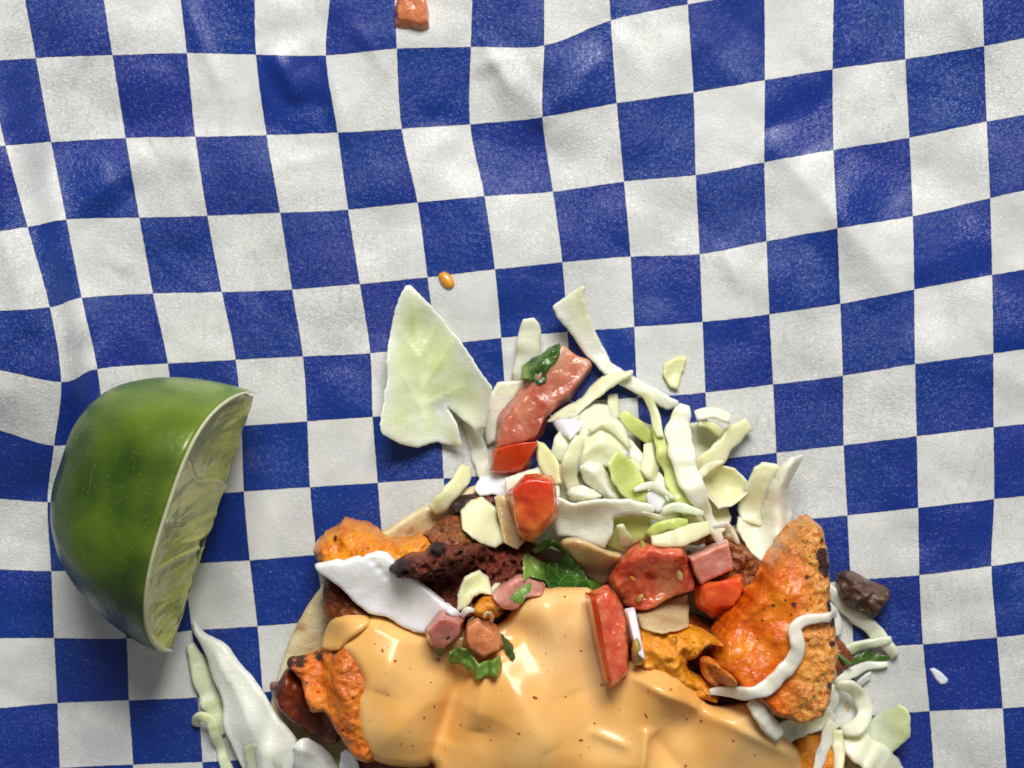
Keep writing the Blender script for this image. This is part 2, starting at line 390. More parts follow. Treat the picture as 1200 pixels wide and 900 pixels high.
def slab(name, outline, thick, mat, label=None, cat=None, group=None, edge=8, dome=0.0, conform=1.0, embed=0.0006,
         step=4.0, soft=True, rough=0.0, rscale=300, curl=None, tint=None, char=None, crust=None, wob=0.8, hblur=2,
         lift=0.0, parent=None, bumps=None, flat=0.25, add=True, pct=90, minover=None, grain=0.0, lines=None):
    """a lying piece traced as an outline (photo px), thick mm-scale body with rounded rim, draped on what lies under it"""
    CUR['seed'] += 3.7; sd = CUR['seed']
    P = catmull(outline, 6, True) if soft else np.asarray(outline, float)
    O = resample(P, step)
    if wob:
        O = O + wob * np.stack([fnoise(O * 0.06, 1.0, sd), fnoise(O * 0.06, 1.0, sd + 9)], -1) + 0.16 * wob * rng.normal(size=O.shape)
    ctr = O.mean(0); lo, hi = O.min(0), O.max(0)
    gx, gy = np.meshgrid(np.arange(lo[0], hi[0] + step, step), np.arange(lo[1], hi[1] + step, step * .87))
    gx = gx + (np.arange(gx.shape[0]) % 2)[:, None] * step * .5
    G = np.stack([gx.ravel(), gy.ravel()], -1) + rng.normal(size=(gx.size, 2)) * step * .1
    G = G[inside(G, O)]
    if len(G): G = G[seg_dist(G, O) > step * .75]
    # rims: points just inside the outline so that the rounded edge is sampled
    nxt, prv = np.roll(O, -1, 0), np.roll(O, 1, 0); tg = nxt - prv; nr = np.stack([-tg[:, 1], tg[:, 0]], -1); nr /= np.linalg.norm(nr, axis=1)[:, None] + 1e-9
    rim = []
    for f in (0.07, 0.25, 0.55):
        off = f * edge
        if off > step * 1.2: continue
        for sgn in (1, -1):
            R = O + sgn * nr * off; R = R[inside(R, O)]
            if len(R): R = R[seg_dist(R, O) > off * .85]; rim.append(R)
    Q = [G] + rim
    Q = np.vstack([q for q in Q if len(q)]) if any(len(q) for q in Q) else np.zeros((0, 2))
    allp = np.vstack([O, Q]); nO = len(O)
    vs, es, fs, ov, oe, of = delaunay_2d_cdt([Vector(p) for p in allp], [(i, (i + 1) % nO) for i in range(nO)], [], 1, 1e-6)
    pv = np.array([tuple(v) for v in vs]); fs = [f for f in fs if len(f) == 3]
    d = seg_dist(pv, O); isb = d < 1e-3
    k = kz(0.012); xy = W(pv[:, 0], pv[:, 1], 0.0)
    for _ in range(3):
        h = local_h(xy, hblur); zm = h.mean() + thick * .5 + lift
        xy = W(pv[:, 0], pv[:, 1], zm)
    h = local_h(xy, hblur)
    A = np.c_[xy, np.ones(len(xy))]; co = np.linalg.lstsq(A, h, rcond=None)[0]; pl = A @ co
    base = pl + conform * (h - pl); base += np.percentile(h - base, pct) - embed + lift
    dm = max(d.max(), 1e-6); e = np.sqrt(np.clip(1 - (1 - np.clip(d / edge, 0, 1)) ** 2, 0, 1))
    c3 = np.c_[xy, base]
    up = thick * (flat + (1 - flat) * e) + dome * sstep(0, 1, d / dm)
    dn = thick * flat * (1 - e)
    if rough: up = up + rough * (fnoise(c3, rscale, sd) + .5 * fnoise(c3, rscale * 2.3, sd + 5)) * np.clip(d / 6, 0.25, 1)
    if grain:
        gm = .25 + 1.3 * (crust(pv[:, 0], pv[:, 1], d) if callable(crust) else (crust or 0.0) + .3)
        up = up + grain * gm * (fnoise(c3, 950, sd + 2) + .6 * fnoise(c3, 520, sd + 8))
    if bumps:
        for (bx, by, br, ba) in bumps: up = up + ba * np.exp(-((pv[:, 0] - bx) ** 2 + (pv[:, 1] - by) ** 2) / br ** 2)
    for (ax_, ay_, bx_, by_, lw, la) in (lines or []):
        ex, ey = bx_ - ax_, by_ - ay_; L2 = ex * ex + ey * ey; t_ = ((pv[:, 0] - ax_) * ex + (pv[:, 1] - ay_) * ey) / L2
        dd = np.hypot(pv[:, 0] - ax_ - np.clip(t_, 0, 1) * ex, pv[:, 1] - ay_ - np.clip(t_, 0, 1) * ey)
        up = up + la * np.exp(-(dd / lw) ** 1.5) * np.clip(np.sin(np.pi * np.clip(t_ * .86 + .07, 0, 1)), 0, 1) ** .5
    cz = curl(pv[:, 0], pv[:, 1], d) if curl else 0.0
    if minover:
        need = local_h(xy, 6) + minover - base; x_ = (up - need) / .0012
        up = need + .0012 * np.where(x_ > 20, x_, np.log1p(np.exp(np.clip(x_, -30, 20))))
    top = np.c_[xy, base + up + cz]; bot = np.c_[xy, base + dn + cz]
    bi = np.where(isb)[0]
    V = np.vstack([top, bot]); n = len(pv)
    F = [tuple(f) for f in fs] + [tuple(n + i for i in reversed(f)) for f in fs]
    # rim wall between the two skins along the outline
    ecount = {}
    for f in fs:
        for a, b in ((f[0], f[1]), (f[1], f[2]), (f[2], f[0])): ecount[(a, b)] = 1
    for (a, b) in list(ecount):
        if (b, a) not in ecount: F.append((b, a, n + a, n + b))
    at = {}
    z0 = np.zeros(n)
    tv = tint(pv[:, 0], pv[:, 1], d / dm) if callable(tint) else (z0 + (tint if tint is not None else 0.3))
    cv = z0
    for (bx, by, br, ba) in (char or []): cv = np.maximum(cv, ba * np.exp(-((pv[:, 0] - bx) ** 2 + (pv[:, 1] - by) ** 2) / br ** 2))
    kv = crust(pv[:, 0], pv[:, 1], d) if callable(crust) else z0 + (crust or 0.0)
    at = {'tint': np.r_[tv, tv], 'char': np.r_[cv, cv], 'crust': np.r_[kv, kv]}
    uv = (pv - ctr) / 60.0
    o = finish(name, V, F, mat, label, cat, group, parent, at, np.vstack([uv, uv]))
    if add:
        T3 = top[np.array(fs)]
        q = max(2, int(step / 2.2)); S_ = [top]
        for i in range(q + 1):
            for j in range(q + 1 - i): S_.append(T3[:, 0] * (i / q) + T3[:, 1] * (j / q) + T3[:, 2] * (1 - (i + j) / q))
        hm_add(np.vstack(S_))
    return o

def ribbon(name, pts, thick, mat, label=None, cat='cabbage', group=None, tint=0.3, step=3.0, embed=0.0005, stiff=5, cup=0.0, lift=0.0, add=True, parent=None, follow=1.0, blunt=0.88):
    """a shred: pts = (px, py, width px, lift mm, roll deg)"""
    CUR['seed'] += 2.3; sd = CUR['seed']
    P = np.array([tuple(p) + (0,) * (5 - len(p)) for p in pts], float)
    Q = catmull(P, 10); Q = resample(Q, step, closed=False)
    m = len(Q)
    jit = np.array([noise.noise((i * .21, sd, 0)) for i in range(m)]); jit2 = np.array([noise.noise((i * .3, sd, 7.1)) for i in range(m)])
    wpx = np.clip(Q[:, 2] * (1 + .26 * jit), 1.5, None)
    jl = np.array([noise.noise((i * .16, sd, 3.3)) for i in range(m)])
    c = Q[:, :2].copy()
    tg = np.gradient(c, axis=0); tg /= np.linalg.norm(tg, axis=1)[:, None] + 1e-9
    nr = np.stack([-tg[:, 1], tg[:, 0]], -1)
    c = c + nr * (jl * 2.2)[:, None]
    rb = rng.uniform(-32, 32) if thick < .0017 else 0.0
    roll = np.radians(Q[:, 4] + rb + 30 * jl * np.minimum(1, 14 / wpx))
    zm = 0.004
    for _ in range(3):
        hs = []
        for f in (-.42, 0, .42):
            q = c + nr * (f * wpx * np.cos(roll))[:, None]; hs.append(local_h(W(q[:, 0], q[:, 1], zm), 1))
        h = np.max(hs, 0); zm = h.mean() + thick * .5
    # a shred is springy: bend it only gently over what it lies on
    t = np.linspace(-1, 1, m); A = np.stack([t ** j for j in range(4 if m > 14 else 2)], -1)
    sm = A @ np.linalg.lstsq(A, h, rcond=None)[0]
    kk = np.ones(2 * stiff + 1) / (2 * stiff + 1)
    loc = np.convolve(np.pad(h, stiff, mode='edge'), kk, 'valid')
    b = sm + follow * (loc - sm); b += np.percentile(h - b, 80) - embed
    b = b + lift
    k = kz(zm + lift); xy = W(c[:, 0], c[:, 1], zm + lift)
    hw = wpx * .5 * k; th = thick * .5 * (1 + .18 * jit2)
    cz = b + th + np.abs(np.sin(roll)) * hw + Q[:, 3] * .001
    nw = np.stack([nr[:, 0], -nr[:, 1]], -1)            # px y runs down
    NS = 14; V = []; T = []; UV = []
    for i in range(m):
        endt = min(i, m - 1 - i); sc = min(1.0, blunt + (1 - blunt) * (endt / 2.5)) if endt < 2.5 else 1.0
        side = np.array([nw[i, 0] * math.cos(roll[i]), nw[i, 1] * math.cos(roll[i]), math.sin(roll[i])])
        upv = np.array([-nw[i, 0] * math.sin(roll[i]), -nw[i, 1] * math.sin(roll[i]), math.cos(roll[i])])
        ce = np.array([xy[i, 0], xy[i, 1], cz[i]])
        for j in range(NS):
            a = 2 * math.pi * j / NS; ca, sa = math.cos(a), math.sin(a)
            u = math.copysign(abs(ca) ** .55, ca); v = math.copysign(abs(sa) ** .6, sa)
            r = 1 + .07 * noise.noise((i * .35, j * .9, sd))
            V.append(ce + side * (u * hw[i] * sc * r) + upv * (v * th[i] * sc + cup * (u * u) * hw[i]))
            T.append(tint); UV.append((i * step / 60, u * hw[i] / S / 60))
    F = []
    for i in range(m - 1):
        for j in range(NS):
            F.append((i * NS + j, i * NS + (j + 1) % NS, (i + 1) * NS + (j + 1) % NS, (i + 1) * NS + j))
    F.append(tuple(range(NS))[::-1]); F.append(tuple((m - 1) * NS + j for j in range(NS)))
    V = np.array(V)
    o = finish(name, V, F, mat, label, cat, group, parent, {'tint': T}, UV)
    if add: hm_add(V)
    return o

def subdiv(V, F):
    V = [np.asarray(v) for v in V]; E = {}; G = []
    def mid(a, b):
        key = (min(a, b), max(a, b))
        if key not in E: E[key] = len(V); V.append((V[a] + V[b]) / 2)
        return E[key]
    for a, b, c in F:
        x, y, z = mid(a, b), mid(b, c), mid(c, a); G += [(a, x, z), (x, b, y), (z, y, c), (x, y, z)]
    return V, G
def chunk(name, top, bot, ht, mat, label=None, cat=None, group=None, levels=4, smooth=5, rough=0.00045, rscale=230, embed=0.0006,
          tint=None, lift=0.0, parent=None, add=True, base=None, char=None, crust=0.0):
    """a cut piece with corners: top and bottom polygon in photo px, ht = height(s) of the top corners in m"""
    CUR['seed'] += 2.9; sd = CUR['seed']
    n = len(top); ht = [ht] * n if not isinstance(ht, (list, tuple)) else list(ht)
    T = np.array(top, float); B = np.array(bot, float)
    V = [np.array([*p, 0.0]) for p in B] + [np.array([*p, h]) for p, h in zip(T, ht)]
    V += [np.array([*B.mean(0), 0.0]), np.array([*T.mean(0), float(np.mean(ht))])]
    F = []
    for i in range(n):
        j = (i + 1) % n
        F += [(i, j, n + j), (i, n + j, n + i), (j, i, 2 * n), (n + i, n + j, 2 * n + 1)]
    for _ in range(levels): V, F = subdiv(V, F)
    V = np.array(V)
    a = np.array([(f[i], f[(i + 1) % 3]) for f in F for i in range(3)])
    V[:, 2] /= S                                            # same unit while smoothing
    for _ in range(smooth):
        s = np.zeros_like(V); c = np.zeros(len(V))
        np.add.at(s, a[:, 0], V[a[:, 1]]); np.add.at(c, a[:, 0], 1)
        V = V * .4 + .6 * s / c[:, None]
    V[:, 2] *= S
    px = V[:, :2].copy(); zm = 0.01
    for _ in range(3):
        xy = W(px[:, 0], px[:, 1], zm); h = local_h(xy, 1); b = np.percentile(h, 80) - embed + lift; zm = b + V[:, 2].mean()
    if base is not None: b = base
    # follow the slope of what lies under it
    A = np.c_[xy, np.ones(len(xy))]; co = np.linalg.lstsq(A, h, rcond=None)[0]; pl = A @ co; pl = (pl - pl.mean()) * .55
    if base is not None: pl = pl * 0
    D = np.c_[xy, V[:, 2] + b + pl]
    if rough:
        ctr = D.mean(0); nrm = D - ctr; nrm /= np.linalg.norm(nrm, axis=1)[:, None] + 1e-9
        D = D + nrm * (rough * (fnoise(D, rscale, sd) + .6 * fnoise(D, rscale * 2.2, sd + 3)))[:, None]
    tv = tint(px[:, 0], px[:, 1], V[:, 2]) if callable(tint) else np.zeros(len(D)) + (tint or 0.0)
    cv = np.zeros(len(D))
    for (bx, by, br, ba) in (char or []): cv = np.maximum(cv, ba * np.exp(-((px[:, 0] - bx) ** 2 + (px[:, 1] - by) ** 2) / br ** 2))
    o = finish(name, D, F, mat, label, cat, group, parent, {'tint': tv, 'char': cv, 'crust': np.zeros(len(D)) + crust}, (px - px.mean(0)) / 60)
    if add: hm_add(D)
    return o
def shrink(poly, f, dx=0, dy=0):
    P = np.array(poly, float); c = P.mean(0); return [tuple(c + (p - c) * f + (dx, dy)) for p in P]

# ------------------------------------------------------------------ table and paper
def build_table():
    V = [(-.30, -.26, -.012), (.30, -.26, -.012), (.30, .26, -.012), (-.30, .26, -.012)]
    V2 = [(x, y, -.0305) for x, y, z in V]
    o = finish('table_top', V + V2, [(0, 1, 2, 3), (7, 6, 5, 4), (0, 4, 5, 1), (1, 5, 6, 2), (2, 6, 7, 3), (3, 7, 4, 0)], 'table', smooth=False, origin=np.array([0, 0, -.0305]))
    o['kind'] = 'structure'
build_table()

# corners of the printed squares as read off the photograph: row -> {column: (x, y)}
LAT = {
 -1: {1: (25, -28), 2: (117, -32), 3: (208, -33), 4: (298, -32), 5: (388, -30), 6: (462, -37), 7: (554, -39), 8: (637, -42), 9: (711, -70), 10: (802, -92)},
 0: {-1: (-105, 74), 0: (-18, 72), 1: (42, 68), 2: (131.7, 64.5), 3: (219, 62.3), 4: (300, 64), 5: (382, 65), 6: (465, 57), 7: (551.7, 55), 8: (637.7, 53.3), 9: (715.7, 24), 10: (806, 5), 11: (895.5, -9), 12: (977, -21), 13: (1059, -33), 14: (1150, -47)},
 1: {-1: (-80, 173), 0: (6.5, 170.5), 1: (60, 166.5), 2: (147.3, 161.7), 3: (229, 160.3), 4: (312.3, 158.3), 5: (395.7, 155.3), 6: (470.7, 151), 7: (551, 145.7), 8: (635.7, 137.3), 9: (722.7, 121), 10: (812.7, 108.3), 11: (896.3, 94), 12: (975.7, 81), 13: (1061, 69.3), 14: (1153.3, 54), 15: (1243, 36)},
 2: {-1: (-45, 275), 0: (32.3, 266), 1: (77.7, 257.3), 2: (163.3, 255), 3: (243, 253), 4: (328.3, 249.3), 5: (408, 245.7), 6: (489.3, 237.3), 7: (567.7, 230), 8: (648, 224.7), 9: (731.3, 212.7), 10: (815.3, 205), 11: (895.7, 190), 12: (976.7, 175.7), 13: (1065.7, 161.3), 14: (1156.3, 142.7), 15: (1246, 126)},
 3: {-1: (-24, 364), 0: (58.3, 360), 1: (95.7, 349), 2: (179.3, 344), 3: (260, 342.3), 4: (342.3, 339.3), 5: (421.7, 332.7), 6: (501, 325), 7: (580, 315.7), 8: (659, 307.3), 9: (739, 300.7), 10: (820, 297.7), 11: (898.3, 282.7), 12: (981.3, 267.7), 13: (1069.7, 253.3), 14: (1160.3, 232.3), 15: (1250, 213)},
 4: {-1: (-12, 432), 0: (71.7, 447.7), 1: (114, 432.3), 2: (196.7, 426), 3: (276.3, 421.7), 4: (355, 417.7), 5: (434, 414), 6: (511, 405), 7: (587.3, 396), 8: (665, 389), 9: (743.3, 383.3), 10: (823.3, 377.3), 11: (901.7, 368.3), 12: (984.7, 356), 13: (1071.3, 339.3), 14: (1162.7, 322.3), 15: (1252, 308)},
 5: {-1: (-20, 500), 0: (63.3, 522.3), 1: (122, 510), 2: (204, 504), 3: (282.7, 499), 4: (360, 493.7), 5: (436.7, 488.7), 6: (516, 482), 9: (747, 466), 10: (826.7, 460), 11: (906, 450.7), 12: (987.7, 440.3), 13: (1072.3, 426.7), 14: (1164, 414.3), 15: (1252, 402)},
 6: {-1: (-27, 583), 0: (55.7, 588.3), 1: (130, 587), 2: (208, 582), 3: (285.7, 576), 4: (363.3, 571), 5: (442.7, 565.7), 6: (520, 560.7), 11: (910, 530.7), 12: (988.7, 521.7), 13: (1074.3, 511.3), 14: (1164.3, 500.7), 15: (1252, 491)},
 7: {-1: (-25, 666), 0: (60, 669.3), 1: (139, 667), 2: (215, 661), 3: (292.7, 656.7), 4: (371, 650), 11: (915, 611), 12: (993, 604), 13: (1076, 595), 14: (1165, 585), 15: (1252, 576)},
 8: {-1: (-22, 748), 0: (63.3, 747.7), 1: (148.3, 748), 2: (225, 739), 3: (301.7, 734), 4: (380, 728), 12: (996.7, 680), 13: (1077.5, 674), 14: (1161.7, 663.3), 15: (1248, 651)},
 9: {-1: (-18, 831), 0: (67.3, 824), 1: (151, 820.7), 2: (231.7, 817.3), 3: (308, 811), 12: (1000, 760), 13: (1081.7, 755), 14: (1168.3, 747), 15: (1252, 738)},
 10: {0: (70, 900), 1: (156, 896), 2: (237.3, 893), 12: (1003, 840), 13: (1089.3, 833.3), 14: (1175, 830), 15: (1258, 824)},
}
R0, R1, C0, C1 = -5, 18, -6, 20
def solve_lattice():
    nr, nc = R1 - R0 + 1, C1 - C0 + 1; idx = lambda r, c: (r - R0) * nc + (c - C0)
    rows, rhs, w = [], [], []
    def eq(t, v, wt): rows.append(t); rhs.append(v); w.append(wt)
    for r in range(R0, R1 + 1):
        for c in range(C0, C1 + 1):
            p = LAT.get(r, {}).get(c)
            if p: eq([(idx(r, c), 1)], p, 60)
            if C0 < c < C1: eq([(idx(r, c - 1), 1), (idx(r, c), -2), (idx(r, c + 1), 1)], (0, 0), 1)
            if R0 < r < R1: eq([(idx(r - 1, c), 1), (idx(r, c), -2), (idx(r + 1, c), 1)], (0, 0), 1)
            if c < C1: eq([(idx(r, c + 1), 1), (idx(r, c), -1)], (84, -6), .25)
            if r < R1: eq([(idx(r + 1, c), 1), (idx(r, c), -1)], (5, 84), .25)
    A = np.zeros((len(rows), nr * nc)); B = np.array(rhs, float)
    for i, (t, wt) in enumerate(zip(rows, w)):
        for j, v in t: A[i, j] += v * wt
        B[i] *= wt
    return np.linalg.lstsq(A, B, rcond=None)[0].reshape(nr, nc, 2)
GRID = solve_lattice()

def cr_w(t): return np.stack([-.5 * t + t * t - .5 * t ** 3, 1 - 2.5 * t * t + 1.5 * t ** 3, .5 * t + 2 * t * t - 1.5 * t ** 3, -.5 * t * t + .5 * t ** 3], -1)
def build_paper():
    sub = 16; nr, nc = GRID.shape[:2]
    u = np.linspace(0, nc - 1, (nc - 1) * sub + 1); v = np.linspace(0, nr - 1, (nr - 1) * sub + 1)
    def interp(Gd, t, axis):
        i = np.clip(np.floor(t).astype(int), 0, Gd.shape[axis] - 2); w = cr_w(t - i)
        n = Gd.shape[axis]; out = 0
        for q in range(4):
            g = np.take(Gd, np.clip(i - 1 + q, 0, n - 1), axis)
            sh = [1] * g.ndim; sh[axis] = len(t); out = out + g * w[:, q].reshape(sh)
        return out
    PX = interp(interp(GRID, u, 1), v, 0)
    U, Vv = np.meshgrid(u + C0, v + R0); x, y = PX[..., 0], PX[..., 1]
    nzv = lambda sc, sd: np.array([noise.noise((a * sc + sd, b * sc, sd)) for a, b in zip(x.ravel(), y.ravel())]).reshape(x.shape)
    mm = 0.001
    z = 1.5 * mm * nzv(1 / 170., 3.1) + .55 * mm * nzv(1 / 70., 8.4) + .10 * mm * nzv(1 / 22., 5.5)
    z += 1.5 * mm * np.abs(nzv(1 / 150., 21.7)) + .75 * mm * np.abs(nzv(1 / 64., 13.2)) - .5 * mm * np.abs(nzv(1 / 95., 31.9))
    # the wall of the tray under the paper on the left, and gentle rises at top and right
    z += 9.5 * mm * (1 - sstep(-.25, 1.35, U)) * (1 - sstep(3.9, 6.3, Vv))
    z += 4.0 * mm * (1 - sstep(-2.5, 1.6, Vv)) + 3.0 * mm * sstep(11.8, 15.5, U)
    def crease(p0, p1, amp, wl, wr, pw=1.08):
        p0, p1 = np.array(p0, float), np.array(p1, float); L = np.linalg.norm(p1 - p0); t = (p1 - p0) / L
        s = ((x - p0[0]) * t[0] + (y - p0[1]) * t[1]) / L; d = -(x - p0[0]) * t[1] + (y - p0[1]) * t[0]
        f = np.clip(np.sin(np.pi * np.clip(s, 0, 1)), 0, 1) ** .6
        w = np.where(d < 0, wl, wr)
        return amp * mm * f * np.clip(1 - np.abs(d) / w, 0, 1) ** pw
    z += crease((560, 40), (640, 150), 1.6, 22, 30) + crease((625, 150), (735, 40), 1.6, 26, 60) + crease((545, 85), (600, 60), .8, 12, 16)
    z += crease((575, 62), (600, 112), .6, 9, 9, 1.1) + crease((598, 60), (640, 142), .7, 10, 10, 1.1)
    z += crease((318, 60), (352, 120), 1.9, 40, 16) + crease((210, -20), (258, 105), 1.0, 12, 18) + crease((66, 268), (175, 178), 1.8, 60, 26)
    z += crease((222, 150), (242, 262), .8, 14, 22) + crease((895, 160), (1062, 345), 2.3, 75, 46) + crease((1062, 300), (1066, 620), 1.5, 60, 38)
    z += crease((1080, 640), (1135, 920), 1.8, 40, 60) + crease((845, 285), (872, 345), .9, 16, 14) + crease((862, 300), (872, 380), .5, 7, 9)
    z += crease((725, 20), (745, 90), .9, 20, 20) + crease((378, 60), (408, 170), 1.2, 45, 18) + crease((985, 180), (1002, 330), .9, 30, 30)
    z += crease((250, 400), (300, 520), .8, 40, 26) + crease((103, 735), (106, 850), -.35, 5, 5) + crease((0, 270), (40, 395), 1.2, 26, 26)
    z += crease((1100, -10), (1210, 120), 1.1, 60, 50) + crease((780, -20), (905, 150), 1.0, 45, 70) + crease((480, 170), (640, 330), .9, 80, 60)
    for i in range(46):
        a = rng.uniform((-40, -40), (1240, 420)) if i < 32 else rng.uniform((950, 300), (1240, 900)); an = rng.uniform(0, math.pi); L = rng.uniform(40, 150)
        b = a + L * np.array([math.cos(an), math.sin(an)]); z += crease(a, b, rng.uniform(.15, .5), rng.uniform(8, 36), rng.uniform(8, 36))
    # pressed flat under the food
    m = np.exp(-((x - 655) ** 2 + (y - 905) ** 2) / 420 ** 2); z = z * (1 - .65 * m)
    k = S * (HC - z) / HC
    V = np.stack([(x - 600) * k, (450 - y) * k, z], -1).reshape(-1, 3)
    n = len(u); F = []
    for j in range(len(v) - 1):
        for i in range(n - 1):
            a = j * n + i; F.append((a, a + n, a + n + 1, a + 1))
    uvs = np.stack([U, Vv], -1).reshape(-1, 2) + 40.0
    o = finish('checkered_paper', V, F, 'paper', 'blue and white checkered wax paper sheet lying creased under the food', 'paper', None, None, None, uvs, origin=np.array([0, 0, float(V[:, 2].min())]))
    md = o.modifiers.new('thickness', 'SOLIDIFY'); md.thickness = 0.0001; md.offset = -1
    T = np.full((NY, NX), np.nan); ok = (V[:, 0] > X0) & (V[:, 0] < X1) & (V[:, 1] > Y0) & (V[:, 1] < Y1)
    iy, ix = cells(V[ok]); T[iy, ix] = V[ok][:, 2]
    for _ in range(60):
        nan = np.isnan(T)
        if not nan.any(): break
        st = np.stack([np.roll(T, s, a) for a in (0, 1) for s in (1, -1)]); c = (~np.isnan(st)).sum(0); sm = np.nansum(st, 0)
        T = np.where(nan & (c > 0), sm / np.maximum(c, 1), T)
    HM[:] = np.nan_to_num(T, nan=0.0)
    return float(V[:, 2].min())
zlow = build_paper()
bpy.data.objects['table_top'].location.z = zlow - 0.0186   # the paper rests on the table

# ------------------------------------------------------------------ lime wedge
def build_lime():
    z0 = 0.0108; R = 0.0298; TH0, TH1 = math.radians(-22), math.radians(82)
    tip = W(297, 459, z0); tail = W(200, 763, z0)
    ax = (tip - tail); L = np.linalg.norm(ax); a = np.array([*(ax / L), 0]); u = np.array([-a[1], a[0], 0]); up = np.array([0, 0, 1.0])
    mid = np.array([*((tip + tail) / 2), z0]); hl = L / 2
    zp = local_h(np.array([mid[:2] + u[:2] * .012]), 2)[0]; mid[2] += zp - .0006
    NT, NA = 96, 56
    def rad(t, th=0.5): 
        r = (max(1 - abs(t) ** (3.7 if t > 0 else 2.15), 0)) ** (.50 if t > 0 else .56)
        r += .035 * math.exp(-((t + 1) / .06) ** 2) + .02 * math.exp(-((t - 1) / .05) ** 2)
        return R * r * (1 + .012 * math.sin(3 * th + 2 * t))
    def pt(t, r, th, dz=0): return mid + a * (t * hl) + r * (math.cos(th) * u * 1.07 + math.sin(th) * up)
    org = mid - np.array([0, 0, z0])
    root = bpy.data.objects.new('lime_wedge', None); scene.collection.objects.link(root); root.location = org
    root['label'] = 'cut lime wedge with dark green rind resting on the checkered paper'; root['category'] = 'lime'
    ts = np.sin(np.linspace(-math.pi / 2, math.pi / 2, NT)); ths = np.linspace(TH0, TH1, NA)
    V, T = [], []
    for t in ts:
        for th in ths:
            p = pt(t, rad(t, th), th); nz = noise.noise((p[0] * 160, p[1] * 160, p[2] * 160)); nn = p - (mid + a * (t * hl))
            nl = np.linalg.norm(nn) + 1e-9; p = p + nn / nl * nz * .00025; V.append(p)
            edge = math.exp(-((TH1 - th) / .10)) * .30
            T.append(min(1, max(0, .55 * (max(t, 0)) ** 1.6 + edge + .25 * nz)))
    F = [(i * NA + j, i * NA + j + 1, (i + 1) * NA + j + 1, (i + 1) * NA + j) for i in range(NT - 1) for j in range(NA - 1)]
    n0 = len(V)                                                     # inner skin, 0.6 mm under the outer
    for i, t in enumerate(ts):
        for j, th in enumerate(ths):
            p = V[i * NA + j]; c = mid + a * (t * hl) * .985; d = c - p; V.append(p + d / (np.linalg.norm(d) + 1e-9) * .0006); T.append(T[i * NA + j])
    F += [tuple(n0 + q for q in f[::-1]) for f in F[:]]
    for i in range(NT - 1):
        for j in (0, NA - 1): F.append((i * NA + j, (i + 1) * NA + j, n0 + (i + 1) * NA + j, n0 + i * NA + j))
    finish('rind', V, F, 'lime_rind', 'glossy dark green lime rind with fine pores', parent=root, attrs={'tint': T})
    # two cut faces: pith rim and flesh
    for face, th in ((1, TH1), (0, TH0)):
        nrm = (-math.sin(th) * u + math.cos(th) * up) * (1 if face else -1)
        PV, PF = [], []
        for t in ts:
            r1 = rad(t, th) - .0004; w = .0013 + .0024 * max(0, abs(t) - .80) / .2 + .00025 * noise.noise((t * 9, th, 2))
            for q, (f, hgt) in enumerate(((0, 0), (.25, .0004), (.8, .0004), (1.5, -.0001))):
                PV.append(pt(t, max(r1 - w * f, .0), th) + nrm * hgt)
        PF = [(i * 4 + j, i * 4 + j + 1, (i + 1) * 4 + j + 1, (i + 1) * 4 + j) for i in range(NT - 1) for j in range(3)]
        finish('pith', PV, PF, 'lime_pith', parent=root)
        NR = 36; tv = np.linspace(-.965, .965, 150); FV, FT, UV = [], [], []
        for t in tv:
            r1 = max(rad(t, th) - .0012, .0004)
            notch = .0036 * sstep(-.10, -.15, t) * (1 - .75 * sstep(-.16, -.45, t)) - .0012 * sstep(-.12, .0, t) + .0006 * noise.noise((t * 14, 1, 3))
            for j in range(NR):
                f = j / (NR - 1); r = f * (r1 + .0003) + (1 - f) * (notch if face else 0.0)
                p = pt(t, r, th)
                # membranes between the segments, running out from the core
                l1 = abs(t - (-.20 - .16 * f)); l2 = abs(t - (.27 + .20 * f ** 1.5 + .03 * math.sin(9 * f))); l3 = abs(t - (.05 - .10 * (1 - f)) ) + max(0, .55 - f) * .5
                mem = max(math.exp(-(l1 / .013) ** 2), .8 * math.exp(-(l2 / .012) ** 2), .6 * math.exp(-(l3 / .012) ** 2))
                ves = noise.noise((t * 8 + 2.5 * f, f * 2.6, 4.4 + face)); ves2 = noise.noise((t * 22 + 5 * f, f * 6, 1.4))
                hgt = .00032 * ves + .00014 * ves2 + .0005 * mem - .0009 * sstep(.0, .5, f) * (1 - sstep(.6, 1, f)) + .0002 * sstep(.90, 1.0, f)
                FV.append(p + nrm * hgt * min(1, 8 * (1 - abs(t) / .965) + .1)); FT.append(min(1, .75 * mem + .55 * (1 - sstep(0, .06, f)) + .5 * sstep(.93, 1, f)))
                UV.append((t * 1.4 + .35 * f, f))
        FF = [(i * NR + j, i * NR + j + 1, (i + 1) * NR + j + 1, (i + 1) * NR + j) for i in range(149) for j in range(NR - 1)]
        finish('flesh', FV, FF, 'lime_flesh', 'pale juicy lime flesh' if face else None, parent=root, attrs={'tint': FT}, uv=UV)
    pts = np.array(V[:n0]); hm_add(pts)
build_lime()

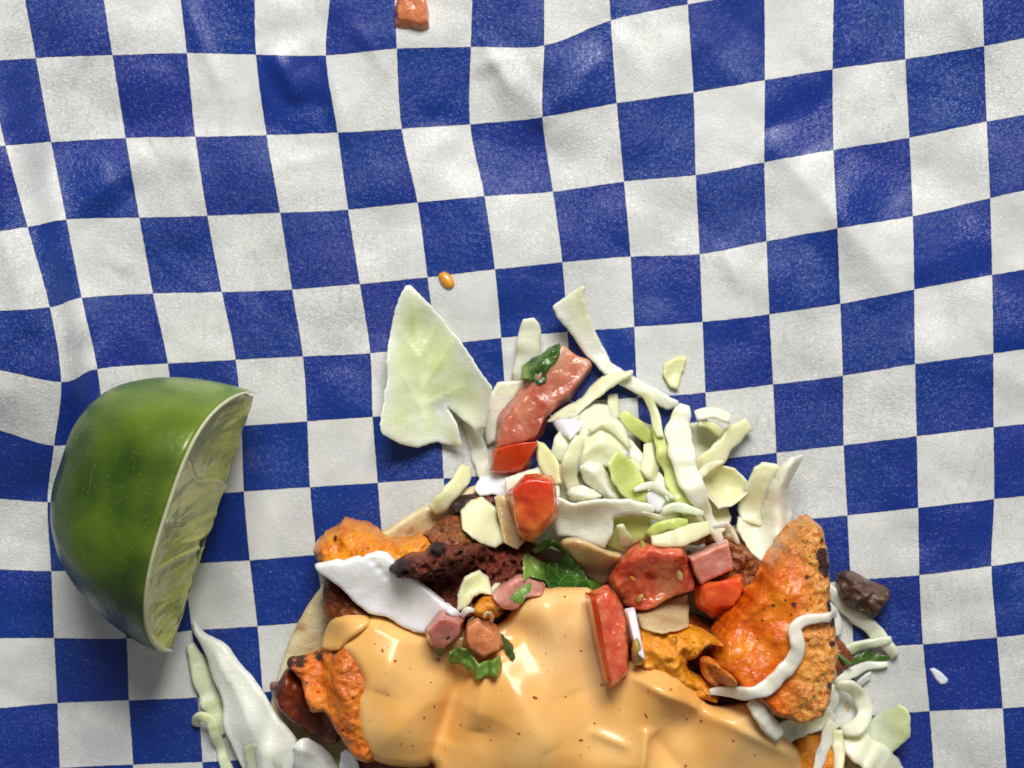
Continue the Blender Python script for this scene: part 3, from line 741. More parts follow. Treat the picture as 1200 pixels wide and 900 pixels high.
# ------------------------------------------------------------------ tortilla
def circ(cx, cy, rx, ry, n=40, amp=4, sd=1.0):
    return [(cx + (rx + amp * noise.noise((math.cos(t) * 2.2, math.sin(t) * 2.2, sd))) * math.cos(t), cy + (ry + amp * noise.noise((math.cos(t) * 2.2, math.sin(t) * 2.2, sd))) * math.sin(t)) for t in np.linspace(0, 2 * math.pi, n, endpoint=False)]
slab('tortilla', circ(655, 905, 350, 350, 48, 9), .0022, 'tortilla', 'soft round flour tortilla with browned spots under the fillings', 'tortilla',
     edge=9, conform=.8, step=7, rough=.0005, rscale=110, hblur=4, embed=.0003,
     curl=lambda x, y, d: .0045 * (1 - sstep(0, 75, d)) * sstep(560, 420, x) + .0012 * (1 - sstep(0, 60, d)),
     char=[(322, 795, 12, .9), (384, 700, 12, .6), (540, 590, 22, .5), (360, 745, 8, .5)])

# ------------------------------------------------------------------ grilled meat under and between the sauce
ME = 'meat'
slab('grilled_meat', [(405, 700), (470, 690), (600, 690), (720, 710), (830, 725), (880, 770), (900, 840), (900, 960), (800, 1010), (560, 1010), (440, 960), (400, 860), (388, 780)],
     .0085, 'meat_brown', 'broad dark grilled meat layer hidden beneath the creamy sauce', ME, edge=30, dome=.003, step=7, rough=.0012, rscale=120, conform=.6, grain=.0005)
slab('grilled_meat', [(312, 806), (325, 800), (335, 785), (350, 790), (372, 800), (392, 830), (400, 862), (388, 878), (362, 864), (342, 846), (325, 824)], .0060, 'meat_brown',
     'dark glossy brown meat flap lying on the tortilla edge beside the big translucent cabbage leaf', ME, edge=12, dome=.001, step=2.8, rough=.0007, rscale=260, char=[(330, 800, 14, .5), (372, 862, 12, .7)], grain=.0005)
slab('grilled_meat', [(333, 780), (338, 774), (350, 773), (368, 768), (393, 757), (412, 750), (440, 790), (445, 850), (440, 890), (415, 888), (398, 866), (380, 838), (365, 835), (357, 815), (352, 800), (345, 792)],
     .0085, 'meat_orange', 'glossy orange brown grilled meat chunk with charred corner at the sauce edge', ME, edge=13, dome=.002, step=2.8, rough=.0007, rscale=240,
     char=[(336, 778, 9, 1.1), (350, 777, 9, .9), (372, 770, 8, .8), (392, 760, 6, .8), (349, 800, 6, .6), (361, 798, 4, .7)], crust=.25, grain=.0005)
slab('grilled_meat', [(378, 682), (392, 685), (415, 700), (440, 720), (430, 735), (395, 735), (380, 730), (376, 705)], .0060, 'meat_brown',
     'small dark red brown meat piece tucked under the white cabbage rib', ME, edge=10, step=2.8, rough=.0005, rscale=300, crust=.2, grain=.0005)
slab('grilled_meat', [(365, 645), (370, 634), (382, 622), (395, 617), (403, 607), (415, 609), (433, 614), (447, 625), (462, 631), (490, 625), (515, 623), (537, 613), (556, 614), (570, 640), (540, 662), (480, 676), (420, 682), (385, 676), (372, 664)],
     .0100, 'meat_yellow', 'shiny bright yellow orange meat piece poking out beyond the tortilla rim', ME, soft=False, wob=2.6, edge=13, dome=.002, step=2.8, rough=.0012, rscale=230, crust=.35, conform=.7,
     bumps=[(408, 625, 16, .0018), (385, 650, 12, .0010), (478, 640, 14, .0010), (455, 640, 8, -.0010)], char=[(396, 628, 4, .9), (520, 615, 9, .9)], grain=.0005)
slab('grilled_meat', [(496, 626), (512, 614), (530, 604), (545, 602), (557, 610), (578, 622), (566, 640), (520, 644)], .0050, 'meat_brown', 'thin brown meat sliver behind the charred maroon piece', ME, edge=7, step=2.8, rough=.0008, rscale=300, crust=.5, soft=False, wob=2.0, char=[(516, 616, 10, .5)], grain=.0010)
slab('grilled_meat', [(460, 658), (480, 645), (498, 643), (506, 634), (516, 631), (535, 635), (570, 633), (592, 640), (620, 641), (634, 652), (640, 680), (600, 705), (560, 722), (520, 716), (486, 692), (466, 672)],
     .0095, 'meat_maroon', 'rough charred dark maroon grilled meat piece beside the white cabbage rib', ME, edge=14, dome=.003, step=2.6, rough=.0013, rscale=420,
     char=[(474, 660, 16, 1.0), (516, 637, 11, 1.1), (540, 645, 25, .45), (575, 636, 12, .8), (620, 655, 9, .8), (500, 680, 12, .5)], crust=1.0, grain=.0013)
slab('grilled_meat', [(556, 708), (575, 694), (592, 702), (590, 722), (572, 732), (558, 724)], .0050, 'meat_yellow', 'small crusty orange meat nub next to the cream cabbage crumb', ME, edge=9, step=3, rough=.0009, rscale=420, crust=.6, char=[(588, 716, 7, .7)], grain=.0005)
slab('grilled_meat', [(528, 588), (542, 581), (560, 580), (584, 581), (584, 594), (563, 601), (532, 600)], .0045, 'meat_maroon', 'blackened meat scrap at the foot of the long tomato strip', ME, edge=7, step=3, rough=.0006, rscale=500, char=[(545, 590, 22, .8)], grain=.0005)
slab('grilled_meat', [(800, 640), (830, 625), (862, 632), (885, 645), (898, 660), (885, 690), (850, 705), (805, 690)], .0060, 'meat_brown', 'rough brown meat crust peeking out behind the pink onion', ME, edge=10, step=2.8, rough=.0009, rscale=380, crust=.6, grain=.0005)
CB = 'cabbage'
def shred(pts, th, mat, label, **kw): return ribbon('cabbage_shred', [(p_[0], p_[1], p_[2] * 1.12) + tuple(p_[3:]) for p_ in pts], th * .62, mat, label, CB, **kw)
def leaf(outline, th, mat, label, **kw):
    kw.setdefault('edge', 5); kw.setdefault('step', 3.2); kw.setdefault('rough', .0004); kw.setdefault('rscale', 190); kw.setdefault('soft', False); kw.setdefault('wob', 1.5)
    kw['edge'] = min(kw['edge'], 5 + (kw['edge'] - 5) * .5) * .62; kw.setdefault('hblur', 4)
    outline = shrink(outline, 1.09)
    P = np.array(outline, float); c0 = P.mean(0); w_, v_ = np.linalg.eigh(np.cov((P - c0).T)); ax = v_[:, 0]; half = 1.9 * math.sqrt(w_[0]) + 1e-6
    sg = rng.choice([1, 1, -1]); am = sg * rng.uniform(.20, .42) * half * S; sk = rng.uniform(-.12, .12) * half * S; off0 = abs(am) * (.2 if sg > 0 else .9); old = kw.get('curl')
    def curl(x, y, d):
        s_ = ((x - c0[0]) * ax[0] + (y - c0[1]) * ax[1]) / half
        return am * s_ * s_ + sk * s_ + off0 + (old(x, y, d) if old else 0.0)
    kw['curl'] = curl
    return slab('cabbage_piece', outline, th * .62, mat, label, CB, **kw)
inner = lambda a, b: (lambda x, y, d: a + (b - a) * sstep(.05, .55, d))

GR = 'cilantro'
def herb(outline, mat, label, th=.0005, **kw):
    kw.setdefault('edge', 3); kw.setdefault('step', 2.4); kw.setdefault('rough', .0008); kw.setdefault('rscale', 330); kw.setdefault('wob', 2.6); kw.setdefault('soft', False)
    return slab('cilantro_leaf', outline, th, mat, label, GR, **kw)
# ------------------------------------------------------------------ shreds right of the meat slab
shred([(968, 688, 13), (984, 704, 16), (1003, 722, 16, 1), (1028, 742, 16, 1), (1048, 769, 11)], .0022, 'cab_white', 'thick white cabbage shred reaching from slab edge towards the cilantro stem', tint=.15)
shred([(966, 785, 14), (987, 767, 13), (1018, 755, 12), (1043, 747, 7)], .0018, 'cab_pale', 'pale straight cabbage shred crossing under the thick white shred', tint=.2)
shred([(968, 708, 12, 0), (975, 725, 18, 0), (978, 745, 16, 0)], .0020, 'cab_clear', 'pale shaded cabbage bit against the charred slab edge', tint=.2)
slab('grilled_meat', [(972, 770), (984, 750), (996, 762), (1004, 778), (990, 790), (974, 792)], .0030, 'meat_brown', 'small brown meat scrap among the shreds beside the cilantro stem', ME, edge=7, step=3, rough=.0005, crust=.3, grain=.0005)
shred([(976, 799, 11), (990, 790, 11), (1008, 784, 10), (1042, 779, 6)], .0016, 'cab_white', 'narrow white cabbage shred below the cilantro stem', tint=.15)
herb([(988, 776), (998, 772), (1008, 770), (1014, 763), (1022, 762), (1028, 768), (1040, 767), (1053, 763), (1051, 769), (1040, 775), (1020, 779), (1004, 779)], 'cilantro', 'dark narrow cilantro leaf lying among white shreds on the paper', tint=.1, lift=.0003)
ribbon('cilantro_sprig', [(975, 756, 4), (982, 766, 4), (990, 775, 5), (998, 780, 3)], .0010, 'cilantro', 'short thin dark green cilantro stem beside the meat slab edge', GR, tint=.2)
leaf([(1002, 800), (1012, 792), (1022, 787), (1020, 797), (1008, 806)], .0012, 'cab_clear', 'faint translucent cabbage scrap on white paper under the shreds', tint=.3, edge=3)
leaf([(1047, 823), (1055, 827), (1059, 836), (1057, 857), (1047, 870), (1037, 881), (1022, 870), (1006, 858), (1020, 846), (1034, 834)], .0014, 'cab_pale', 'pale green cabbage leaf scrap with a lighter upturned corner', tint=lambda x, y, d: .35 + .35 * sstep(1035, 1055, x), curl=lambda x, y, d: .004 * sstep(1020, 1058, x), edge=4)
shred([(985, 862, 22), (1003, 872, 34, 1), (1025, 888, 36, 1), (1050, 912, 32), (1070, 935, 24)], .0026, 'cab_white', 'broad curved white cabbage strip leaving the taco over the paper', tint=.25)
leaf([(964, 800), (985, 806), (1003, 822), (1006, 838), (990, 850), (968, 846), (955, 830)], .0016, 'cab_clear', 'grey translucent cabbage film inside the looped shred', tint=.2)
shred([(962, 797, 10, 1), (972, 806, 13, 2), (972, 822, 14, 1.5), (964, 838, 14, 1)], .0020, 'cab_white', 'short white cabbage shred rounding the lower slab corner', tint=.1)
shred([(976, 797, 10, 1), (992, 803, 14, 2, 20), (1007, 817, 16, 2, 30), (1013, 833, 15, 2, 20), (1003, 846, 16, 2), (984, 855, 15, 1)], .0020, 'cab_white', 'looped pale cabbage shred curling beyond the slab corner', tint=.2)
# folded crumpled piece
leaf([(880, 548), (888, 542), (902, 544), (914, 548), (912, 572), (908, 600), (890, 612), (868, 606), (864, 592), (870, 570)], .0022, 'cab_cream', 'shaded inner flap of the crumpled white cabbage piece', tint=.2, curl=lambda x, y, d: .002 + .004 * sstep(600, 545, y), add=False)
leaf([(937, 536), (931, 549), (924, 562), (919, 572), (924, 588), (927, 603), (922, 622), (912, 642), (900, 656), (888, 652), (876, 638), (864, 618), (866, 604), (884, 604), (892, 592), (896, 570), (906, 550), (918, 538)], .0034, 'cab_white', 'crumpled thick white cabbage piece beside the pointed tip of the meat slab', tint=.12, edge=7, step=3, add=False, rough=.0011, rscale=170,
     curl=lambda x, y, d: .001 + .005 * np.exp(-((x - (905 + .35 * (570 - y) * (y < 570))) / 14.0) ** 2) + .003 * sstep(600, 540, y))
slab('grilled_meat', [(930, 613), (940, 606), (948, 604), (957, 612), (963, 623), (965, 640), (967, 657), (966, 680), (968, 700), (972, 730), (975, 757), (972, 780), (967, 800), (957, 831), (930, 836), (905, 834), (880, 816), (855, 800), (830, 770), (832, 740), (850, 715), (870, 695), (890, 664), (905, 640)],
     .0165, 'meat_orange', 'large slanted orange grilled meat slab with crusty charred long edge', ME, soft=False, wob=3.0, edge=12, dome=.0015, step=2.8, rough=.0008, rscale=200, conform=.35,
     curl=lambda x, y, d: .006 * sstep(840, 960, x) - .001, crust=lambda x, y, d: np.clip(1.15 * sstep(-62, -18, (x - 968) + .12 * (y - 720)) * (1 - .3 * sstep(650, 620, y)) + .75 * sstep(668, 632, y), 0, 1),
     char=[(951, 644, 9, 1.3), (956, 660, 10, 1.3), (962, 702, 7, 1.2), (961, 718, 7, 1.1), (960, 742, 5, 1.0), (952, 628, 5, .9), (957, 790, 5, .9), (895, 700, 3, .9), (917, 698, 4, 1.0), (933, 668, 5, .7), (972, 735, 4, .8), (966, 640, 4, .9)], grain=.0005)
slab('grilled_meat', [(748, 731), (770, 728), (795, 732), (815, 737), (842, 747), (826, 757), (820, 770), (806, 776), (814, 790), (838, 800), (842, 822), (820, 820), (800, 806), (770, 790), (745, 778)],
     .0080, 'meat_yellow', 'crumbly yellow orange meat crust between red tomato wedge and large slab', ME, edge=9, dome=.002, step=3, rough=.0016, rscale=360, crust=.75, char=[(830, 765, 9, .7)], grain=.0005)
slab('grilled_meat', [(822, 776), (832, 771), (845, 779), (860, 794), (855, 806), (838, 806), (826, 796)], .0055, 'meat_orange', 'small shiny flaky orange meat flake below the curled cabbage strand', ME, edge=7, step=3, rough=.0010, rscale=420, crust=.5, lift=.001, grain=.0005)
slab('grilled_meat', [(922, 868), (945, 860), (975, 870), (988, 890), (995, 930), (940, 945), (915, 915)], .0100, 'meat_yellow', 'orange meat end below the short white cabbage strips at the right of the sauce', ME, edge=12, dome=.002, step=4, rough=.0008, rscale=260, crust=.3, grain=.0005)
slab('meat_crumb', [(983, 676), (990, 670), (1005, 672), (1022, 681), (1040, 688), (1044, 700), (1036, 715), (1026, 724), (1010, 719), (994, 711), (983, 697)], .0050, 'meat_crumb',
     'loose dark brown meat crumb lying on the checkered paper', 'crumb', edge=12, dome=.0025, step=3, rough=.0011, rscale=330, crust=.3, grain=.0014)

# ------------------------------------------------------------------ cabbage pile beyond the taco and everything in it
slab('cabbage_leaf', [(476, 336), (482, 335), (500, 353), (523, 378), (543, 405), (560, 430), (577, 455), (575, 480), (570, 499), (557, 503), (547, 494), (525, 478), (534, 492), (539, 505), (543, 523), (527, 521), (513, 518), (490, 524), (475, 520), (452, 507), (450, 497), (455, 450), (457, 400), (462, 373), (472, 347)],
     0.0008, 'cab_pale', 'large pale green cupped cabbage leaf piece with a torn slit', CB, edge=3, step=3.2, rough=.0005, rscale=110, conform=.3, soft=False, wob=1.8, lines=[(503, 522, 486, 350, 6, .0006), (500, 490, 470, 430, 4, .0005), (496, 455, 530, 400, 4, .0005), (498, 475, 545, 450, 4, .0004), (490, 420, 470, 385, 3, .0004), (494, 420, 512, 378, 3, .0004)],
     curl=lambda x, y, d: .0016 + .0062 * np.clip((x - (486 + .18 * (y - 336))) / 58.0, -1.2, 1.2) ** 2 + .0030 * sstep(400, 336, y) + .0020 * np.exp(-((x - 548) ** 2 + (y - 500) ** 2) / 300.0), tint=lambda x, y, d: .55 * sstep(.06, .45, d) * (.45 + .55 * sstep(525, 430, y)), add=False)
shred([(546, 490, 11), (556, 512, 15), (563, 538, 17), (570, 562, 14)], .0022, 'cab_white', 'pinkish white cabbage shred hanging beneath the torn leaf slit', tint=.1)
shred([(619, 374, 14, 3), (621, 392, 25, 2), (618, 420, 25, 1), (612, 448, 20)], .0028, 'cab_white', 'short upright white cabbage stub behind the cilantro and tomato strip', tint=.12)
leaf([(575, 462), (584, 450), (600, 449), (620, 446), (612, 470), (600, 492), (588, 512), (572, 518), (570, 495)], .0026, 'cab_white', 'white cabbage stub pressed against the side of the long tomato strip', tint=.1)
leaf([(652, 364), (660, 358), (672, 350), (688, 341), (685, 354), (690, 370), (697, 387), (706, 406), (716, 424), (735, 436), (755, 447), (787, 465), (785, 472), (775, 475), (760, 468), (742, 458), (720, 446), (703, 432), (690, 418), (672, 394), (657, 377)], .0020, 'cab_white',
     'long flat cabbage strip with a fanned yellowish end pointing to the bare paper', tint=lambda x, y, d: .55 * sstep(400, 350, y) * sstep(660, 685, x), curl=lambda x, y, d: .0035 * sstep(420, 345, y) + .0015, conform=.5)
leaf([(776, 438), (780, 426), (790, 421), (800, 417), (804, 420), (799, 438), (794, 454), (785, 452)], .0016, 'cab_cream', 'lone small yellowish cabbage flake on a white paper square', tint=.75, edge=4)
# bottom layer
leaf([(600, 560), (640, 545), (670, 500), (700, 490), (735, 520), (770, 560), (800, 600), (790, 640), (730, 650), (660, 640), (610, 620)], 0.0035, 'cab_white', 'pale flat cabbage layer at the bottom of the pile beneath the other shreds', step=4.5, rough=.0010, rscale=140, tint=.3, conform=.7)
shred([(654, 540, 24), (663, 520, 26, 1), (672, 500, 22), (680, 486, 16)], .0020, 'cab_pale', 'pale shaded cabbage strip next to the dark gap beside the tomato strip', tint=.3)
shred([(718, 462, 13), (720, 482, 14, 1), (718, 500, 14)], .0018, 'cab_cream', 'short cream cabbage strip crossing under the lying strip', tint=.3)
leaf([(792, 545), (812, 575), (850, 585), (856, 607), (845, 622), (815, 622), (795, 600)], .0030, 'cab_cream', 'broad cream cabbage piece under the thick white strip', tint=.25)
leaf([(739, 486), (752, 494), (768, 500), (764, 516), (748, 512)], .0016, 'cab_pale', 'little pale cabbage chip near the arched green shreds', tint=.5)
leaf([(738, 538), (752, 530), (760, 548), (752, 572), (738, 560)], .0026, 'cab_cream', 'small cream cabbage chip between green leaf patch and lumpy nib', tint=.35)
# right rosette
leaf([(806, 498), (820, 496), (838, 502), (846, 520), (836, 534), (815, 538), (802, 522)], .0024, 'cab_white', 'round pale cabbage disc in the heart of the folded rosette', tint=.45)
leaf([(812, 553), (838, 546), (857, 549), (872, 564), (871, 577), (853, 590), (838, 592), (827, 579), (811, 570)], .0030, 'cab_cream', 'broad cream cabbage lobe at the lower side of the rosette', tint=inner(.15, .5), curl=lambda x, y, d: .004 * np.exp(-d / 9.0), edge=6)
shred([(878, 496, 18, 1.5), (857, 512, 21, 2), (838, 533, 22, 2), (815, 545, 20, 1), (805, 548, 16)], .0024, 'cab_cream', 'curved cream cabbage strip sweeping across the rosette', tint=.3)
shred([(812, 486, 16, 3, 50), (832, 483, 18, 3, 55), (853, 490, 17, 3, 40)], .0018, 'cab_white', 'upright white cabbage strip forming the rosette back rim', tint=.15, lift=.001)
shred([(817, 496, 7, 1), (831, 499, 9, 1.5), (845, 508, 9, 1)], .0022, 'cab_cream', 'thin yellowish cabbage sliver inside the rosette', tint=.7)
# middle layer
leaf([(680, 488), (697, 477), (713, 478), (720, 490), (731, 500), (737, 523), (730, 533), (711, 544), (692, 545), (676, 552), (666, 552), (664, 530), (672, 516)], .0035, 'cab_white', 'big smooth domed white cabbage lump at the middle of the pile', edge=14, dome=.0035, tint=inner(.1, .35))
shred([(672, 576, 18), (666, 552, 20, 1), (670, 530, 17, 1.5), (680, 512, 12, 1)], .0024, 'cab_cream', 'curved cream cabbage strip hugging the side of the domed lump', tint=.2)
leaf([(680, 548), (690, 541), (703, 544), (712, 556), (722, 572), (728, 585), (714, 590), (700, 578), (686, 564)], .0040, 'cab_white', 'slanting thick white cabbage rib below the domed lump', edge=8, dome=.002, tint=.08)
leaf([(712, 543), (722, 530), (733, 535), (748, 552), (757, 570), (756, 586), (740, 587), (728, 577), (718, 563)], .0018, 'cab_green', 'glossy yellow green cabbage leaf patch beside the white lumps', tint=inner(.35, .8), curl=lambda x, y, d: .002, edge=4)
leaf([(664, 577), (670, 572), (681, 569), (695, 574), (704, 581), (696, 588), (683, 591), (670, 588)], .0040, 'cab_white', 'small lumpy bright white cabbage knob near the tomato cube', edge=8, dome=.002, tint=.05)
shred([(728, 483, 12, .5), (738, 495, 15, 1.5), (752, 507, 15, 2), (769, 517, 13, 1.5)], .0020, 'cab_green', 'arched yellow green cabbage shred joining the long green strand', tint=.55)
leaf([(757, 523), (764, 520), (770, 523), (774, 540), (772, 553), (764, 563), (756, 558), (750, 549)], .0038, 'cab_cream', 'lumpy cream cabbage nib leaning on the long green strand', edge=7, dome=.002, tint=.2)
leaf([(756, 579), (766, 571), (775, 564), (779, 578), (780, 588), (773, 600), (763, 599)], .0036, 'cab_rib', 'bright white angular cabbage corner standing in the pile', edge=4, tint=.1, soft=False)
leaf([(716, 604), (735, 602), (760, 604), (761, 630), (745, 636), (733, 646), (712, 640), (710, 625)], .0022, 'cab_green', 'yellow green cabbage leaf scrap above the red tomato chunk', tint=inner(.4, .65))
leaf([(655, 582), (673, 590), (698, 585), (733, 585), (763, 594), (758, 603), (735, 604), (718, 607), (716, 625), (708, 641), (690, 636), (672, 629), (657, 628), (650, 605)], .0028, 'cab_white', 'wide smooth white cabbage strip lying beside the tomato cube', tint=.05, edge=7, curl=lambda x, y, d: .001)
shred([(752, 600, 5), (775, 606, 6), (797, 605, 4)], .0012, 'cab_cream', 'hair thin cream cabbage thread running under the long strands', tint=.3)
leaf([(722, 616), (729, 613), (742, 632), (736, 644), (726, 640)], .0016, 'cab_cream', 'small pale wedge of cabbage on the yellow green scrap', tint=.4)
shred([(768, 501, 9, 1), (776, 522, 14, 2), (785, 550, 18, 1.5), (797, 582, 18, 1), (806, 606, 13)], .0020, 'cab_green', 'long light green cabbage strand running down the pile', tint=.45)
shred([(752, 459, 8, 2), (763, 474, 8, 2), (768, 494, 9, 2), (771, 511, 8, 1)], .0016, 'cab_cream', 'thin cream cabbage thread dropping from the fanned strip', tint=.4)
shred([(803, 474, 13, 2), (798, 492, 25, 3), (795, 515, 27, 3), (800, 545, 27, 2), (811, 572, 22, 2), (826, 600, 13, 2), (837, 622, 11, 2), (843, 636, 9, 1)], .0034, 'cab_white', 'thick long white cabbage strip tapering down to the pink onion', tint=.12)
shred([(760, 628, 12, .5), (775, 617, 13, 1), (790, 613, 12, 1), (806, 612, 9)], .0030, 'cab_green', 'short knobbly bright green cabbage stalk behind the red tomato chunk', tint=.75)
shred([(762, 632, 14, 1), (788, 630, 17, 1.5), (812, 622, 18, 1.5), (832, 618, 14, 1)], .0024, 'cab_cream', 'cream cabbage strip with a bright cut end above the red tomato', tint=.3)
shred([(833, 613, 6, 1), (848, 613, 7, 2), (857, 623, 6, 2), (865, 637, 4, 1)], .0012, 'cab_white', 'thin white curled cabbage thread arching over brown meat crust', tint=.05)
shred([(803, 640, 6), (816, 645, 8, .5), (828, 641, 6)], .0014, 'cab_white', 'tiny white cabbage sliver at the top edge of the pink onion', tint=.1)
leaf([(644, 492), (652, 483), (668, 474), (683, 465), (700, 446), (716, 438), (738, 436), (737, 442), (722, 450), (703, 464), (688, 474), (672, 487), (657, 492)], .0024, 'cab_cream', 'broad cream cabbage strip bridging from tomato to the fanned strip', tint=.2, curl=lambda x, y, d: .0015, conform=.6)
leaf([(645, 487), (656, 489), (670, 492), (681, 494), (678, 503), (667, 513), (658, 508), (650, 498)], .0034, 'cab_rib', 'small white frayed cabbage end under the bridging strip', edge=5, dome=.001, tint=.05)
for (pts, m_, lb) in (([(690, 505, 5), (708, 496, 9), (728, 512, 7), (738, 524, 4)], 'cab_cream', 'thin cream cabbage thread over the top of the domed lump'),
                      ([(742, 574, 5), (760, 568, 8), (772, 572, 7), (790, 584, 4)], 'cab_white', 'thin white cabbage thread beside the standing white corner'),
                      ([(812, 562, 5), (824, 550, 9), (848, 541, 5)], 'cab_cream', 'thin cream thread lying along the rosette lobe'),
                      ([(775, 598, 6), (798, 595, 10), (824, 602, 6)], 'cab_pale', 'pale thin thread bridging the long strand and the thick strip'),
                      ([(640, 558, 7), (650, 574, 11), (648, 598, 8)], 'cab_cream', 'short cream thread pressed behind the tomato cube')):
    shred([(x, y, w_, .6) for (x, y, w_) in pts], .0018, m_, lb, tint=.2)
# left of the tomato
shred([(546, 546, 13, .5), (541, 560, 20, 1), (528, 578, 20, 1), (507, 597, 15)], .0024, 'cab_cream', 'blunt cream cabbage stick lying over the tortilla rim', tint=.35)
leaf([(556, 574), (566, 560), (582, 556), (608, 560), (600, 574), (590, 584), (578, 578), (564, 581)], .0030, 'cab_rib', 'ragged white cabbage bit below the orange tip of the tomato strip', tint=.1, edge=5)
leaf([(542, 600), (552, 590), (564, 585), (582, 597), (582, 610), (594, 632), (580, 640), (566, 634), (545, 618)], .0062, 'cab_cream', 'chunky cream cabbage block beside the charred maroon meat', tint=.2, edge=6, dome=.001)
# tomatoes and onion
TO = 'tomato'
def tstrip():
    o = chunk('tomato_strip', [(659, 405), (692, 427), (668, 458), (640, 482), (629, 512), (582, 524), (590, 496), (628, 446)], [(655, 402), (697, 430), (672, 466), (646, 488), (634, 520), (578, 530), (580, 490), (618, 442)],
              [.0050, .0050, .0062, .0066, .0066, .0066, .0066, .006], 'tom_pink', 'long pinkish tomato strip with an orange red skin end lying over cabbage', TO, levels=5, smooth=26, rough=.0006, rscale=260, tint=lambda x, y, z: .55 * sstep(480, 410, y))
    chunk('skin', [(582, 524), (631, 515), (612, 552), (578, 552)], [(576, 526), (636, 520), (618, 558), (573, 556)], [.0058, .0060, .0034, .0030], 'tom_skin', 'smooth orange red tomato skin end', parent=o, levels=4, smooth=5, rough=.0003)
tstrip()
leaf([(630, 519), (638, 521), (648, 533), (654, 545), (656, 564), (648, 567), (638, 556), (631, 545)], .0034, 'cab_cream', 'yellowish shiny cabbage nib between the two orange tomato pieces', tint=.6, edge=7)
leaf([(580, 586), (590, 581), (600, 600), (614, 632), (606, 642), (592, 634), (584, 608)], .0055, 'onion_tan', 'cream translucent onion slice leaning on the tomato cube', edge=4)
chunk('tomato_cube', [(600, 574), (619, 558), (646, 560), (650, 600), (626, 622), (606, 616)], [(591, 584), (614, 555), (648, 556), (658, 607), (624, 642), (606, 632)], [.0095, .0095, .0088, .0088, .0082, .0088], 'tom_orange',
      'bright orange red tomato cube perched at the near side of the cabbage pile', TO, levels=5, smooth=26, rough=.0005, tint=lambda x, y, z: .5 * sstep(580, 635, y) - .35 * sstep(600, 560, y))  # tint paints light coming through the flesh: deep far side, lighter near side
slab('onion_piece', [(655, 634), (670, 627), (690, 633), (712, 642), (728, 649), (722, 668), (714, 688), (700, 690), (684, 680), (664, 655)], .0042, 'onion_tan', 'large tan translucent onion slice between cilantro and red tomato chunk', 'onion', edge=6, step=3.2, rough=.0005, rscale=200, conform=.6)
slab('onion_piece', [(745, 720), (768, 710), (790, 704), (810, 697), (813, 715), (806, 732), (772, 736), (748, 732)], .0050, 'onion_tan', 'olive tan onion piece tucked below the red tomato chunk', 'onion', edge=5, step=3.2, rough=.0004, soft=False)
def tred():
    o = slab('tomato_chunk', [(713, 680), (718, 668), (724, 657), (733, 645), (744, 636), (755, 633), (770, 638), (783, 637), (795, 638), (806, 652), (811, 670), (815, 690), (803, 697), (789, 702), (764, 712), (747, 715), (731, 711), (718, 697)],
             .0090, 'tom_red', 'shiny deep red pulpy tomato chunk with seeds at the sauce top edge', TO, edge=13, dome=.002, step=2.6, rough=.0012, rscale=300, grain=.0006, bumps=[(762, 672, 7, -.0022), (760, 650, 6, -.0015), (735, 675, 14, .001), (790, 670, 14, .0012)], tint=lambda x, y, d: .45 * sstep(750, 775, x) * sstep(806, 790, x) * sstep(650, 665, y))
    for (x, y, ang, m_, l_) in ((797, 675, 70, 'seed', 15), (742, 679, 40, 'seed_orange', 11), (754, 640, 80, 'seed_olive', 12), (750, 702, 120, 'seed_olive', 14)):
        c, s = math.cos(math.radians(ang)), math.sin(math.radians(ang))
        ol = [(x + c * l_ * .5 * math.cos(t) - s * l_ * .26 * math.sin(t), y + s * l_ * .5 * math.cos(t) + c * l_ * .26 * math.sin(t)) for t in np.linspace(0, 2 * math.pi, 12, endpoint=False)]
        slab('seed', ol, .0013, m_, None, parent=o, edge=5, step=1.6, wob=.2, embed=.0003)
tred()
slab('onion_piece', [(804, 650), (816, 646), (836, 638), (853, 632), (857, 650), (861, 668), (842, 676), (820, 686), (811, 668)], .0060, 'onion_pink', 'pink translucent onion square beside the red tomato chunk', 'onion', edge=4, step=3, rough=.0005, rscale=320, soft=False, conform=.6)
chunk('tomato_cube', [(820, 684), (864, 674), (866, 690), (856, 706), (836, 712), (822, 704)], [(816, 688), (869, 671), (871, 692), (862, 716), (836, 730), (817, 716)], [.0072, .0072, .0066, .0058, .0058, .0064], 'tom_orange', 'dark orange tomato piece below the pink onion square', TO, levels=5, smooth=34, rough=.0006, embed=.002)

# ------------------------------------------------------------------ sauce
SB = [(448, 780, 44, .0026), (462, 850, 40, .0026), (600, 738, 26, -.0024), (640, 712, 34, .0034), (600, 800, 40, .0022), (620, 860, 50, .0026), (690, 800, 34, -.0010), (770, 800, 38, .0030), (795, 846, 26, -.0022), (850, 855, 44, .0028), (700, 862, 28, -.0012), (570, 850, 20, -.0010), (690, 735, 24, .0014), (900, 880, 34, .0012)]
SL = [(548, 768, 505, 893, 11, -.0034), (536, 775, 520, 860, 16, -.0016), (568, 772, 560, 845, 14, .0014), (585, 770, 640, 862, 20, .0010), (742, 788, 812, 822, 7, .0014), (755, 850, 748, 898, 6, .0018), (765, 858, 800, 902, 12, -.0014), (735, 868, 690, 850, 7, .0010), (640, 700, 668, 800, 24, .0012), (470, 742, 452, 800, 16, .0012), (425, 800, 432, 880, 9, .0006), (560, 778, 612, 752, 8, .0010), (826, 826, 930, 882, 9, .0012)]
